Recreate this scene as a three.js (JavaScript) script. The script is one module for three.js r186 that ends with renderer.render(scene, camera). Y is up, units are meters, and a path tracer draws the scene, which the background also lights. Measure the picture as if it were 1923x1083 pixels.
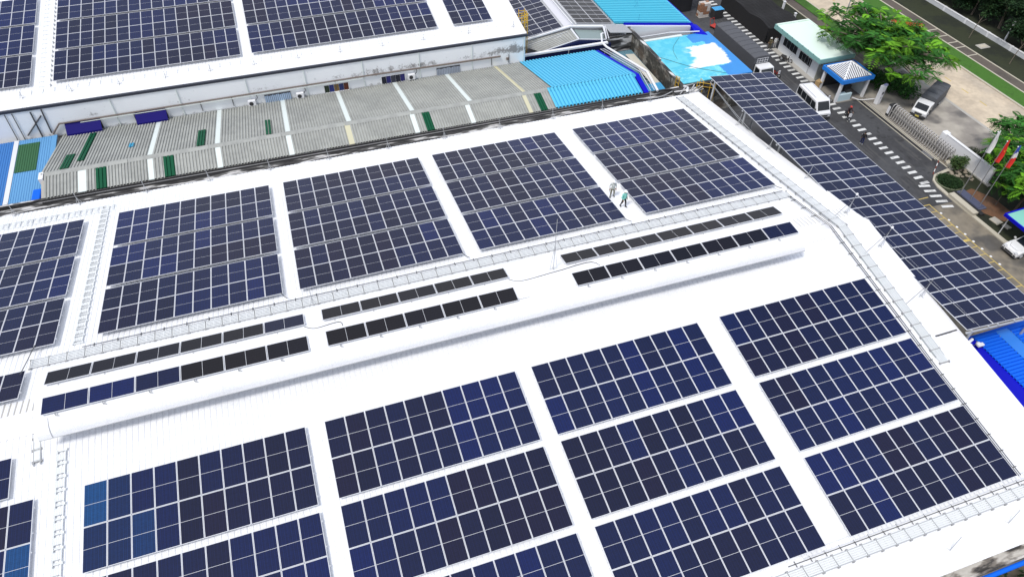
import * as THREE from 'three';
import { mergeGeometries } from 'three/addons/utils/BufferGeometryUtils.js';
import { RoundedBoxGeometry } from 'three/addons/geometries/RoundedBoxGeometry.js';
import { MarchingCubes } from 'three/addons/objects/MarchingCubes.js';

// ───────── camera, sky, sun, exposure ─────────
const scene = new THREE.Scene();
const D2R = Math.PI / 180;
const camera = new THREE.PerspectiveCamera(45.0107, 1923 / 1083, 0.5, 600);
camera.position.set(14.198, 45.065, 28.451);
camera.rotation.set(-46.71468 * D2R, -19.62476 * D2R, 1.26032 * D2R, 'YXZ');
const renderer = new THREE.WebGLRenderer({ antialias: true });
renderer.toneMapping = THREE.LinearToneMapping;
renderer.toneMappingExposure = 1.05;
renderer.shadowMap.enabled = true;

const sun = new THREE.DirectionalLight(new THREE.Color(1, 0.96, 0.90), 2.3);
sun.position.set(14 - 72, 150, -10 + 44); sun.target.position.set(14, 0, -10);
sun.castShadow = true; sun.shadow.radius = 24;
Object.assign(sun.shadow.camera, { left: -110, right: 110, top: 110, bottom: -110, near: 10, far: 400 });
scene.add(sun, sun.target);

{ // hazy tropical sky: white haze low down, broken thin cloud over blue higher up
  const w = 512, h = 256, d = new Float32Array(w * h * 4);
  const R = (x, y) => { let q = Math.imul(x, 374761393) + Math.imul(y, 668265263); q = Math.imul(q ^ (q >>> 13), 1274126177); return ((q ^ (q >>> 16)) >>> 0) / 4294967296; };
  const N = (x, y) => { const xi = Math.floor(x), yi = Math.floor(y), u = x - xi, v = y - yi, a = u * u * (3 - 2 * u), b = v * v * (3 - 2 * v); return (R(xi, yi) * (1 - a) + R(xi + 1, yi) * a) * (1 - b) + (R(xi, yi + 1) * (1 - a) + R(xi + 1, yi + 1) * a) * b; };
  for (let j = 0; j < h; j++) for (let i = 0; i < w; i++) {
    const el = ((j + 0.5) / h - 0.5) * Math.PI, az = (i + 0.5) / w * Math.PI * 2, k = (j * w + i) * 4, up = Math.sin(el);
    let c = [0.20, 0.20, 0.19];
    if (up > 0) {
      const px = Math.cos(el) * Math.cos(az) / (up + 0.22), py = Math.cos(el) * Math.sin(az) / (up + 0.22);
      let n = 0, a = 0.5; for (let o = 0, f = 1.6; o < 4; o++, f *= 2.1, a *= 0.5) n += a * N(px * f + 13 + o * 7, py * f + 5 + o * 3);
      let cl = Math.min(1, Math.max(0, (n - 0.36) / 0.26)); cl = cl * cl * (3 - 2 * cl) * 0.8; const hz = Math.exp(-up * 2.3);
      const blue = [0.20, 0.36, 0.78], haze = [1.08, 1.10, 1.12], cloud = [0.98, 0.99, 1.02];
      c = blue.map((v, q) => { const clear = v * 0.8 + (haze[q] - v * 0.8) * hz; return clear + (cloud[q] - clear) * cl; });
    }
    d[k] = c[0]; d[k + 1] = c[1]; d[k + 2] = c[2]; d[k + 3] = 1;
  }
  const t = new THREE.DataTexture(d, w, h, THREE.RGBAFormat, THREE.FloatType);
  t.mapping = THREE.EquirectangularReflectionMapping; t.magFilter = THREE.LinearFilter; t.wrapS = THREE.RepeatWrapping; t.needsUpdate = true;
  scene.background = t; scene.environment = t;
}

// ───────── helpers ─────────
let seed = 20240607;
const rnd = () => { seed = (seed + 0x6D2B79F5) | 0; let t = Math.imul(seed ^ (seed >>> 15), 1 | seed); t = (t + Math.imul(t ^ (t >>> 7), 61 | t)) ^ t; return ((t ^ (t >>> 14)) >>> 0) / 4294967296; };
const rr = (a, b) => a + (b - a) * rnd();
const V = (x, y, z) => new THREE.Vector3(x, y, z);
const lin = (r, g, b) => new THREE.Color().setRGB(r, g, b);
const hex = (h) => new THREE.Color(h);
const ORD = ['first', 'second', 'third', 'fourth', 'fifth', 'sixth', 'seventh', 'eighth', 'ninth', 'tenth', 'eleventh', 'twelfth'];
const used = {};
function numbered(n) { if (!(n in used)) { used[n] = 0; return n; } used[n]++; return n + '_' + String(used[n]).padStart(3, '0'); }
function tag(o, label, category, group, kind) { if (label) o.userData.label = label; if (category) o.userData.category = category; if (group) o.userData.group = group; if (kind) o.userData.kind = kind; return o; }
function thing(name, label, category, p = [0, 0, 0], turn = 0, group) {
  const o = new THREE.Group(); o.name = numbered(name); o.position.set(...p); o.rotation.y = turn; scene.add(o);
  return tag(o, label, category, group);
}
function clean(g) {
  g = g.index ? g.toNonIndexed() : g;
  for (const k of Object.keys(g.attributes)) if (!['position', 'normal', 'uv', 'color'].includes(k)) g.deleteAttribute(k);
  if (!g.attributes.normal) g.computeVertexNormals();
  if (!g.attributes.uv) g.setAttribute('uv', new THREE.BufferAttribute(new Float32Array(g.attributes.position.count * 2), 2));
  return g;
}
const merge = (gs) => { gs = [].concat(gs).flat(9).map(clean); return gs.length === 1 ? gs[0] : mergeGeometries(gs); };
function metres(g) { // uv in metres, by dominant normal
  g = clean(g); const p = g.attributes.position, uv = new Float32Array(p.count * 2), a = V(), b = V(), c = V();
  for (let i = 0; i < p.count; i += 3) {
    a.fromBufferAttribute(p, i); b.fromBufferAttribute(p, i + 1).sub(a); c.fromBufferAttribute(p, i + 2).sub(a); b.cross(c);
    const x = Math.abs(b.x), y = Math.abs(b.y), z = Math.abs(b.z);
    for (let k = 0; k < 3; k++) { a.fromBufferAttribute(p, i + k); const u = y >= x && y >= z ? [a.x, -a.z] : x > z ? [a.z, a.y] : [a.x, a.y]; uv[(i + k) * 2] = u[0]; uv[(i + k) * 2 + 1] = u[1]; }
  }
  g.setAttribute('uv', new THREE.BufferAttribute(uv, 2)); return g;
}
function mesh(name, g, m, parent, label) {
  const o = new THREE.Mesh(Array.isArray(g) ? merge(g) : g, m); o.castShadow = o.receiveShadow = true;
  o.name = parent ? name : numbered(name); (parent || scene).add(o); if (label) o.userData.label = label; return o;
}
const struct = (name, g, m, label) => tag(mesh(name, g, m), label, undefined, undefined, 'structure');
const box = (x0, x1, y0, y1, z0, z1) => new THREE.BoxGeometry(x1 - x0, y1 - y0, z1 - z0).translate((x0 + x1) / 2, (y0 + y1) / 2, (z0 + z1) / 2);
const rbox = (x0, x1, y0, y1, z0, z1, r = 0.03) => new RoundedBoxGeometry(x1 - x0, y1 - y0, z1 - z0, 2, r).translate((x0 + x1) / 2, (y0 + y1) / 2, (z0 + z1) / 2);
function bar(p, q, r = 0.03, n = 6, r2 = r) {
  const a = V(...p), b = V(...q), d = b.clone().sub(a), l = d.length();
  const g = new THREE.CylinderGeometry(r2, r, l, n, 1); g.translate(0, l / 2, 0);
  g.applyQuaternion(new THREE.Quaternion().setFromUnitVectors(V(0, 1, 0), d.normalize())); return g.translate(...p);
}
const chain = (pts, r, n = 6) => pts.slice(1).map((q, i) => bar(pts[i], q, r, n));
const tube = (pts, r, seg = 24, n = 6) => new THREE.TubeGeometry(new THREE.CatmullRomCurve3(pts.map((p) => V(...p))), seg, r, n);
function quadsGeo(quads) { // each quad four points; triangles
  const pos = [];
  for (const [a, b, c, d] of quads) pos.push(...a, ...b, ...c, ...a, ...c, ...d);
  const g = new THREE.BufferGeometry(); g.setAttribute('position', new THREE.BufferAttribute(new Float32Array(pos), 3)); g.computeVertexNormals(); return clean(g);
}
function prismX(pts, x0, x1) { // polygon of (z, y) extruded along x
  const s = new THREE.Shape(pts.map(([z, y]) => new THREE.Vector2(-z, y)));
  return new THREE.ExtrudeGeometry(s, { depth: x1 - x0, bevelEnabled: false }).rotateY(Math.PI / 2).translate(x0, 0, 0);
}
function prismZ(pts, z0, z1, bevel = 0) { // polygon of (x, y) extruded along z
  const s = new THREE.Shape(pts.map(([x, y]) => new THREE.Vector2(x, y)));
  const g = new THREE.ExtrudeGeometry(s, bevel ? { depth: z1 - z0 - 2 * bevel, bevelEnabled: true, bevelSize: bevel, bevelThickness: bevel, bevelOffset: -bevel, bevelSegments: 2 } : { depth: z1 - z0, bevelEnabled: false });
  return g.translate(0, 0, z0 + bevel);
}
function slab(pts, y, t = 0.1) { // horizontal polygon of (x, z)
  const s = new THREE.Shape(pts.map(([x, z]) => new THREE.Vector2(x, -z)));
  return new THREE.ExtrudeGeometry(s, { depth: t, bevelEnabled: false }).rotateX(-Math.PI / 2).translate(0, y - t, 0);
}
// ribbed sheet whose ribs run from (za, ya) to (zb, yb) along z (or along x if alongX)
function ribbed(x0, x1, za, ya, zb, yb, pitch = 0.25, h = 0.035, top = 0.35, alongX = false) {
  const n = Math.max(1, Math.round((x1 - x0) / pitch)), p = (x1 - x0) / n, pr = [];
  for (let i = 0; i < n; i++) { const x = x0 + i * p, g = p * top; pr.push([x, h], [x + p - g, h], [x + p - g * 0.82, 0], [x + p - g * 0.18, 0]); }
  pr.push([x1, h]);
  const q = [];
  for (let i = 0; i + 1 < pr.length; i++) {
    const [a, ha] = pr[i], [b, hb] = pr[i + 1];
    q.push(alongX ? [[za, ya + ha, a], [za, ya + hb, b], [zb, yb + hb, b], [zb, yb + ha, a]] : [[a, yb + ha, zb], [b, yb + hb, zb], [b, ya + hb, za], [a, ya + ha, za]]);
  }
  return metres(quadsGeo(q));
}

// ───────── noise and textures ─────────
const hash = (x, y, s) => { let h = Math.imul(x, 374761393) + Math.imul(y, 668265263) + Math.imul(s, 982451653); h = Math.imul(h ^ (h >>> 13), 1274126177); return ((h ^ (h >>> 16)) >>> 0) / 4294967296; };
const RT = new Float32Array(65536), PT = new Uint16Array(65536);
for (let i = 0; i < 65536; i++) { RT[i] = hash(i, 7, 3); PT[i] = (hash(i, 11, 5) * 65536) | 0; }
function vnoise(x, y, per, s) { // periodic value noise
  let xi = Math.floor(x), yi = Math.floor(y); const fx = x - xi, fy = y - yi, u = fx * fx * (3 - 2 * fx), v = fy * fy * (3 - 2 * fy);
  xi %= per; if (xi < 0) xi += per; yi %= per; if (yi < 0) yi += per;
  const x1 = xi + 1 === per ? 0 : xi + 1, y1 = yi + 1 === per ? 0 : yi + 1, a = PT[(yi * 131 + s * 977) & 65535], b = PT[(y1 * 131 + s * 977) & 65535];
  const p = RT[(a + xi * 37) & 65535], q = RT[(a + x1 * 37) & 65535], r = RT[(b + xi * 37) & 65535], t = RT[(b + x1 * 37) & 65535], m = p + (q - p) * u; return m + (r + (t - r) * u - m) * v;
}
const fbm = (u, v, f, o, s) => { let a = 0, k = 0.5, t = 0; for (let i = 0; i < o; i++) { a += k * vnoise(u * f, v * f, f, s + i); t += k; k *= 0.5; f *= 2; } return a / t; };
const sstep = (a, b, x) => { const t = Math.min(1, Math.max(0, (x - a) / (b - a))); return t * t * (3 - 2 * t); };
const mix = (a, b, t) => a.map((v, i) => v + (b[i] - v) * t);
function tex(w, h, fn, rep = [1, 1], srgb = true) { // fn(u, v) → linear rgb
  const d = new Uint8Array(w * h * 4), g = (x) => { x = Math.min(1, Math.max(0, x)); return Math.round(255 * (srgb ? (x <= 0.0031308 ? 12.92 * x : 1.055 * Math.pow(x, 1 / 2.4) - 0.055) : x)); };
  for (let j = 0; j < h; j++) for (let i = 0; i < w; i++) { const c = fn((i + 0.5) / w, (j + 0.5) / h), k = (j * w + i) * 4; d[k] = g(c[0]); d[k + 1] = g(c[1]); d[k + 2] = g(c[2]); d[k + 3] = 255; }
  const t = new THREE.DataTexture(d, w, h); t.magFilter = THREE.LinearFilter; t.minFilter = THREE.LinearMipmapLinearFilter; t.generateMipmaps = true;
  t.wrapS = t.wrapT = THREE.RepeatWrapping; t.repeat.set(...rep); if (srgb) t.colorSpace = THREE.SRGBColorSpace; t.needsUpdate = true; return t;
}
const vivid = (c, rough = 0.6) => new THREE.MeshPhysicalMaterial({ color: lin(...c), roughness: rough, specularIntensity: 0.25, side: THREE.DoubleSide });
const std = (c, rough = 0.6, o = {}) => new THREE.MeshStandardMaterial({ color: c instanceof THREE.Color ? c : lin(...c), roughness: rough, side: THREE.DoubleSide, ...o });
const mapped = (t, rough = 0.8, o = {}) => std([1, 1, 1], rough, { map: t, ...o });
const grain = (base, dark, f, amt, seedN, size = 512, m = 8, patch = 0.5) => tex(size, size, (u, v) => {
  const a = fbm(u, v, f, 5, seedN), b = fbm(u, v, 4, 3, seedN + 20), s = hash(Math.floor(u * size), Math.floor(v * size), seedN);
  const t = sstep(0.42, 0.72, b) * patch + (a - 0.5) * amt; return mix(base, dark, Math.min(1, Math.max(0, t))).map((x) => x * (0.88 + 0.24 * s));
}, [1 / m, 1 / m]);

const T = {
  roof: grain([0.84, 0.845, 0.855], [0.74, 0.75, 0.77], 16, 0.7, 3, 512, 14, 0.35),
  asphalt: tex(1024, 1024, (u, v) => {
    const a = fbm(u, v, 5, 5, 11), b = fbm(u, v, 60, 3, 17), st = fbm(u, v * 0.12, 40, 3, 19), o = fbm(u, v, 30, 2, 23), h = hash(Math.floor(u * 1024), Math.floor(v * 1024), 29);
    let c = mix([0.062, 0.063, 0.067], [0.044, 0.044, 0.047], sstep(0.42, 0.6, a)); c = mix(c, [0.085, 0.083, 0.08], sstep(0.58, 0.72, st) * 0.6); c = mix(c, [0.028, 0.028, 0.029], sstep(0.72, 0.8, o) * 0.7); return c.map((x) => x * (0.72 + 0.36 * b + 0.2 * h));
  }, [1 / 16, 1 / 16]),
  drive: tex(1024, 1024, (u, v) => {
    const a = fbm(u, v, 6, 5, 31), b = fbm(u, v, 24, 4, 37), c = fbm(u + 0.3, v * 1.7, 4, 4, 41);
    let col = mix([0.40, 0.365, 0.31], [0.27, 0.245, 0.215], sstep(0.4, 0.65, a)); col = mix(col, [0.12, 0.112, 0.105], sstep(0.52, 0.7, c) * 0.9);
    return col.map((x) => x * (0.8 + 0.4 * b));
  }, [1 / 17, 1 / 17]),
  outer: tex(1024, 1024, (u, v) => {
    const a = fbm(u, v, 8, 5, 51), b = fbm(u, v, 40, 3, 57), st = fbm(u * 1, v, 3, 2, 59);
    let col = mix([0.60, 0.50, 0.37], [0.50, 0.415, 0.31], sstep(0.35, 0.7, a)); col = mix(col, [0.40, 0.345, 0.275], sstep(0.55, 0.75, st) * 0.6);
    return col.map((x) => x * (0.86 + 0.28 * b));
  }, [1 / 14, 1 / 14]),
  yard: tex(1024, 1024, (u, v) => {
    const a = fbm(u, v, 6, 5, 61), b = fbm(u, v, 30, 3, 67), c = fbm(u, v, 5, 4, 71);
    let col = mix([0.22, 0.19, 0.145], [0.13, 0.118, 0.10], sstep(0.4, 0.66, a)); col = mix(col, [0.085, 0.08, 0.075], sstep(0.53, 0.68, c) * 0.85);
    return col.map((x) => x * (0.8 + 0.4 * b));
  }, [1 / 13, 1 / 13]),
  grass: grain([0.05, 0.145, 0.014], [0.034, 0.09, 0.012], 40, 1.2, 81, 512, 7, 0.6),
  lawn: grain([0.026, 0.032, 0.013], [0.014, 0.018, 0.010], 30, 1.2, 91, 512, 9, 0.9),  // dirt and tree shade over the grass both put into this dark green
  soil: grain([0.17, 0.085, 0.045], [0.09, 0.055, 0.035], 30, 1.2, 101, 256, 4, 0.8),
  path: grain([0.115, 0.095, 0.078], [0.075, 0.066, 0.056], 30, 1.0, 111, 512, 8, 0.7),
  sheet: grain([0.375, 0.382, 0.352], [0.275, 0.28, 0.262], 20, 1.0, 121, 512, 7, 0.6),
  gutter: tex(1024, 256, (u, v) => {
    const a = fbm(u, v, 16, 5, 131), b = fbm(u, v, 48, 3, 137);
    let col = mix([0.028, 0.027, 0.028], [0.12, 0.118, 0.115], sstep(0.40, 0.6, a)); col = mix(col, [0.62, 0.61, 0.60], sstep(0.59, 0.70, a)); return col.map((x) => x * (0.75 + 0.5 * b));
  }, [1 / 24, 1 / 4]),
  mould: tex(1024, 512, (u, v) => {
    const a = fbm(u, v, 8, 5, 141), st = fbm(u * 4, v, 16, 3, 147);
    let col = mix([0.30, 0.285, 0.25], [0.05, 0.048, 0.04], sstep(0.28, 0.58, a)); col = mix(col, [0.03, 0.028, 0.026], sstep(0.5, 0.7, st) * 0.8); return mix(col, [0.12, 0.085, 0.06], sstep(0.62, 0.78, fbm(u, v, 5, 3, 149)) * 0.5);
  }, [1 / 9, 1 / 4.5]),
  frontGutter: tex(1024, 256, (u, v) => {
    const a = fbm(u, v, 10, 5, 151), b = fbm(u, v, 40, 3, 157);
    let col = mix([0.55, 0.52, 0.47], [0.22, 0.195, 0.17], sstep(0.4, 0.58, a)); col = mix(col, [0.05, 0.047, 0.045], sstep(0.56, 0.7, a)); return col.map((x) => x * (0.85 + 0.3 * b));
  }, [1 / 9, 1 / 3]),
};
// upper wall: pale panels with mould growing along the rusty pipe and the foot (uv: x −20..40 → 0..1, y 5..9.3 → 0..1)
const wallTex = tex(2048, 256, (u, v) => {
  const x = -20 + 60 * u, y = 5 + 4.3 * v, U = u, Vv = v / 14;
  const n = fbm(U, Vv, 170, 4, 161), n2 = fbm(U, Vv, 640, 2, 167), big = fbm(U, Vv, 24, 3, 163);
  const right = sstep(13, 22, x), pipe = Math.exp(-Math.pow((y - 7.45) / 0.42, 2)), foot = Math.exp(-Math.pow((y - 5.9) / 0.22, 2)), far = sstep(34, 36, x) * (1 - sstep(38, 39, x)) * Math.exp(-Math.pow((y - 7.9) / 0.5, 2));
  const m = pipe * (0.30 + 0.75 * right) + foot * 0.7 + far * 0.7;
  const t = sstep(0.71, 1.06, n * 0.62 + n2 * 0.34 + m * 0.36 + (big - 0.5) * 0.5);
  let col = mix([0.87, 0.89, 0.90], [0.83, 0.85, 0.86], sstep(0.4, 0.7, big)); return mix(col, [0.16, 0.145, 0.135], t * 0.8);
});
const cellTex = tex(192, 384, (u, v) => { // half cells, six across and twelve down, thin bus wires along the module
  const cu = (u * 6) % 1, cv = (v * 12) % 1, du = Math.min(cu, 1 - cu) / 6, dv = Math.min(cv, 1 - cv) / 12;
  const gap = du < 0.006 ? 1 : 0, gapv = dv < 0.0035 ? 0.35 : 0, bus = ((u * 10 + 0.5) % 1) < 0.17 ? 0.34 : 0, n = hash(Math.floor(u * 6), Math.floor(v * 12), 171) * 0.07;
  const k = Math.min(1, 0.34 + n + Math.max(gap * 0.5, gapv, bus * 0.6)); return [k, k, k];
}, [1, 1], false);
cellTex.wrapS = cellTex.wrapT = THREE.ClampToEdgeWrapping;

// painted flat roof: x 55..64, z −41..−31.2
const paintTex = tex(1024, 1024, (u, v) => {
  const x = 55 + 9.2 * u, z = -31.2 - 9.8 * v, n = fbm(u, v, 12, 4, 181), s = fbm(u * 0.5, v, 60, 3, 187), e = (fbm(u, v, 30, 3, 189) - 0.5) * 0.5, st = (fbm(u * 0.3, v, 34, 2, 191) - 0.5) * 2.2;
  let col = mix([0.075, 0.50, 0.66], [0.13, 0.58, 0.70], sstep(0.35, 0.65, n)); col = mix(col, [0.26, 0.70, 0.78], sstep(0.55, 0.75, s) * sstep(-35.5, -33.5, z) * 0.8);
  const blue = x + e > 62.2 || (z < -39.3 + e && x > 60.8) || (x > 61.0 && z > -33.6 + e && x + e * 0.5 > 61.1);
  if (blue) col = mix([0.025, 0.22, 0.60], [0.035, 0.27, 0.66], n);
  const wl = 59.2 + st * 0.5 - 2.2 * sstep(-36.2, -33.6, z) * (0.65 + st), wr = 63.55 - 0.5 * sstep(-37, -33.5, z) + e;
  const w = sstep(-0.3, 0.5, x - wl + (n - 0.5) * 1.2) * sstep(0, 0.35, wr - x) * sstep(0, 0.15, z + 38.6 - e) * sstep(0, 0.15, -33.7 + e * 0.5 - z); return mix(col, [0.80, 0.83, 0.84], w);
});

const M = {
  white: std([0.80, 0.80, 0.81], 0.5), roof: mapped(T.roof, 0.55), alu: std([0.74, 0.75, 0.78], 0.45, { metalness: 0.15 }), zinc: std([0.46, 0.47, 0.48], 0.5, { metalness: 0.3 }), grate: std([0.74, 0.76, 0.755], 0.6), bracket: std([0.30, 0.30, 0.30], 0.6),
  dark: std([0.02, 0.02, 0.022], 0.6), wire: std([0.06, 0.06, 0.065], 0.6), navy: vivid([0.009, 0.014, 0.06]), fascia: vivid([0.004, 0.006, 0.48]), awning: vivid([0.007, 0.004, 0.13]),
  cyan: vivid([0.11, 0.50, 0.72]), cyanDeep: vivid([0.06, 0.34, 0.52]), blueRoof: vivid([0.006, 0.13, 0.72]), blueLow: vivid([0.055, 0.19, 0.48]), sky: vivid([0.13, 0.33, 0.58]), green: vivid([0.008, 0.085, 0.04]), translucent: std([0.70, 0.76, 0.73], 0.5), cream: std([0.58, 0.55, 0.38], 0.6), yellow: std([0.62, 0.38, 0.03], 0.5),
  sheet: mapped(T.sheet, 0.6), wall: mapped(wallTex, 0.8), mould: mapped(T.mould, 0.95), gutter: mapped(T.gutter, 0.9), frontGutter: mapped(T.frontGutter, 0.9), rust: std([0.17, 0.135, 0.115], 0.8), steel: std([0.33, 0.33, 0.34], 0.45, { metalness: 0.5 }),
  glass: new THREE.MeshPhysicalMaterial({ color: lin(0.012, 0.016, 0.02), roughness: 0.08, side: THREE.DoubleSide }), tyre: std([0.018, 0.018, 0.018], 0.85), carWhite: new THREE.MeshPhysicalMaterial({ color: lin(0.80, 0.80, 0.80), roughness: 0.35, clearcoat: 0.6, clearcoatRoughness: 0.1, side: THREE.DoubleSide }), plastic: std([0.03, 0.03, 0.032], 0.6), lampGlass: std([0.55, 0.56, 0.58], 0.15), plate: std([0.62, 0.52, 0.12], 0.5), tarp: std([0.085, 0.09, 0.10], 0.7), redLamp: std([0.4, 0.02, 0.02], 0.3),
  asphalt: mapped(T.asphalt, 0.9), drive: mapped(T.drive, 0.9), outer: mapped(T.outer, 0.9), yard: mapped(T.yard, 0.9), grass: mapped(T.grass, 1), lawn: mapped(T.lawn, 1), soil: mapped(T.soil, 1), path: mapped(T.path, 0.95), paint: mapped(grain([0.70, 0.70, 0.68], [0.30, 0.30, 0.29], 40, 1.5, 241, 256, 3, 0.55), 0.8), kerb: std([0.50, 0.46, 0.37], 0.85), yellowPaint: mapped(grain([0.60, 0.44, 0.12], [0.30, 0.24, 0.12], 40, 1.3, 231, 256, 3, 0.4), 0.8), concrete: std([0.42, 0.40, 0.36], 0.85), mint: std([0.70, 0.82, 0.74], 0.6), teal: std([0.25, 0.47, 0.44], 0.6), bark: std([0.16, 0.13, 0.10], 0.9),
};

// ───────── ground, roads ─────────
const flat = (x0, x1, z0, z1, y) => metres(new THREE.PlaneGeometry(x1 - x0, z1 - z0).rotateX(-Math.PI / 2).translate((x0 + x1) / 2, y, (z0 + z1) / 2));
struct('ground', flat(-260, 420, -330, 200, 0), M.yard);
struct('inner_road', flat(52.4, 79.2, -110, -9.2, 0.004), M.asphalt);
struct('concrete_lane', flat(58, 75.3, -9.2, 60, 0.004), M.yard);
struct('driveway', flat(79.2, 88.85, -33, -15.5, 0.004), M.drive);
struct('outer_road', flat(88.85, 96.3, -200, 120, 0.006), M.outer);
struct('grass_verge', [flat(96.55, 99.15, -200, 120, 0.1), flat(86.9, 88.5, -120, -34, 0.09)], M.grass);
struct('footpath', flat(99.35, 101.0, -200, 120, 0.06), M.path);
struct('pavement', flat(85.3, 86.9, -120, -34, 0.03), M.path);
struct('lawn', [flat(101.15, 105.9, -200, 120, 0.05), flat(80.5, 85.3, -120, -43.5, 0.02), flat(82.5, 88.6, -15.5, 30, 0.02)], M.lawn);
struct('woodland_floor', flat(106.2, 190, -220, 120, 0.03), M.lawn);
struct('kerb', [rbox(96.3, 96.55, 0, 0.14, -200, 120, 0.03), rbox(99.15, 99.35, 0, 0.13, -200, 120, 0.03), rbox(100.98, 101.15, 0, 0.12, -200, 120, 0.03), rbox(88.5, 88.72, 0, 0.13, -120, -34, 0.03), box(78.95, 79.1, 0, 0.03, -34, -14), box(85.2, 85.32, 0, 0.1, -120, -43)], M.kerb);
{ // footpath cross joints and a manhole slab on the lawn
  struct('path_edging', [[-36.6], [-38.5], [-35.2], [-40.4], [-33.0]].map(([z]) => box(99.35, 101, 0.06, 0.085, z, z + 0.16)), M.kerb);
  const s = thing('manhole_cover', 'pale square concrete manhole slab lying in the dark lawn', 'manhole', [103.3, 0.05, -34.4]);
  mesh('slab', rbox(-0.8, 0.8, 0, 0.09, -0.55, 0.55, 0.03), M.concrete, s); mesh('lid', rbox(-0.5, 0.5, 0.08, 0.13, -0.33, 0.33, 0.02), M.kerb, s);
}
// road markings
{
  const g = []; for (let z = -58.4; z < -12.6; z += 0.93) if (z > -12.9 || z < -12.5) g.push(flat(74.22, 75.28, z, z + 0.38, 0.012));
  struct('crossing_stripes', g, M.paint);
  const h = []; for (let k = 0; k < 5; k++) { const z = -12.2 + k * 0.86; h.push(metres(new THREE.PlaneGeometry(1.25, 0.34).rotateX(-Math.PI / 2).rotateY(-0.22).translate(74.35 - k * 0.02, 0.012, z))); }
  struct('hatch_stripes', h, M.paint);
  const s = []; for (let z = -58; z < -42; z += 0.93) s.push(flat(64.6, 66.9, z, z + 0.3, 0.012)); for (let z = -49; z < -40; z += 0.9) s.push(flat(69.9, 71.3, z + 1.2, z + 1.55, 0.0125));
  struct('lane_stripes', s, std([0.42, 0.40, 0.36], 0.8));
  const c = []; for (let z = -62; z < 20; z += 2.95) c.push(flat(92.52, 92.66, z, z + 1.1, 0.014)); struct('road_centreline', c, M.yellowPaint);
  const y = [flat(72.62, 72.72, -9.6, 12, 0.012)]; for (let z = -9.6; z < 12; z += 1.08) y.push(flat(70.2, 72.62, z, z + 0.09, 0.0125)); y.push(flat(72.2, 73.4, -10.6, -10.5, 0.012), flat(71.9, 72.6, -4.2, -3.9, 0.014));
  struct('bay_lines', y, M.yellowPaint);
  for (let k = 0; k < 8; k++) tag(mesh('road_stud', new THREE.SphereGeometry(0.13, 10, 5, 0, 7, 0, 1.5).scale(1, 0.35, 1).translate(72.86, 0.004, -8.1 + k * 1.09), M.white), `round white stud beside the yellow bay line, ${ORD[k]} from the crossing stripes`, 'road stud', 'white studs along the yellow bay lines');
  struct('drain_channel', [box(78.35, 78.75, 0.004, 0.012, -34, -15.6)], M.dark);
  struct('drain_edge', [box(78.25, 78.35, 0.004, 0.03, -34, -15.6), box(78.75, 78.85, 0.004, 0.03, -34, -15.6)], M.kerb);
  struct('gutter_joint', [flat(88.75, 89.15, -33.5, -16, 0.016)], M.concrete);
  const gr = thing('drain_grate', 'dark iron drain grate at the end of the gate channel', 'drain', [78.6, 0.012, -16.6]); for (let k = 0; k < 7; k++) mesh('grate_bar', box(-0.3, 0.3, 0, 0.03, -0.7 + k * 0.22, -0.58 + k * 0.22), M.steel, gr);
}

// ───────── solar arrays ─────────
const cellMat = (c) => new THREE.MeshPhysicalMaterial({ color: lin(...c), map: cellTex, roughness: 0.24, specularIntensity: 0.62, side: THREE.DoubleSide });
const cells = [[0.009, 0.015, 0.066], [0.010, 0.017, 0.078], [0.008, 0.018, 0.092], [0.008, 0.020, 0.104], [0.007, 0.021, 0.124], [0.006, 0.022, 0.155], [0.013, 0.015, 0.066]].map(cellMat);
const pickAt = (x, z) => { const n = vnoise(x / 5.5 + 40, z / 4.2 + 40, 64, 211) * 0.62 + vnoise(x / 2.1, z / 2.1 + 9, 128, 223) * 0.38 + (rnd() - 0.5) * 0.3; return n < 0.3 ? cells[6] : cells[Math.max(0, Math.min(5, Math.floor((n - 0.3) * 10.5)))]; }; // panel tone varies; soft blue clusters put sky sheen into the tint
const blackCells = [[0.012, 0.011, 0.018], [0.014, 0.012, 0.020], [0.012, 0.012, 0.024]].map(cellMat), glareCells = [[0.010, 0.105, 0.34], [0.009, 0.055, 0.21], [0.008, 0.035, 0.15]].map(cellMat);  // second set puts the blue glare on the lower-left panels into cell colour
const frameMat = std([0.70, 0.71, 0.74], 0.45);
const frameSide = std([0.30, 0.30, 0.32], 0.5);
const GW = 1.13, GL = 2.33; // portrait panel: width along x, length along z, seen face up
const panelGeo = (() => { const g = [], t = 0.035, f = 0.026; g.push(box(-GW / 2, GW / 2, -t, -0.004, -GL / 2, GL / 2)); g.push(box(-GW / 2, -GW / 2 + f, -0.006, 0.002, -GL / 2, GL / 2), box(GW / 2 - f, GW / 2, -0.006, 0.002, -GL / 2, GL / 2), box(-GW / 2 + f, GW / 2 - f, -0.006, 0.002, -GL / 2, -GL / 2 + f), box(-GW / 2 + f, GW / 2 - f, -0.006, 0.002, GL / 2 - f, GL / 2)); return merge(g); })();
const cellGeo = (() => { const q = (z0, z1) => { const g = new THREE.PlaneGeometry(GW - 0.058, z1 - z0).rotateX(-Math.PI / 2).translate(0, -0.001, (z0 + z1) / 2); return g; }; return merge([q(-GL / 2 + 0.03, -0.009), q(0.009, GL / 2 - 0.03)]); })();
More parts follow.
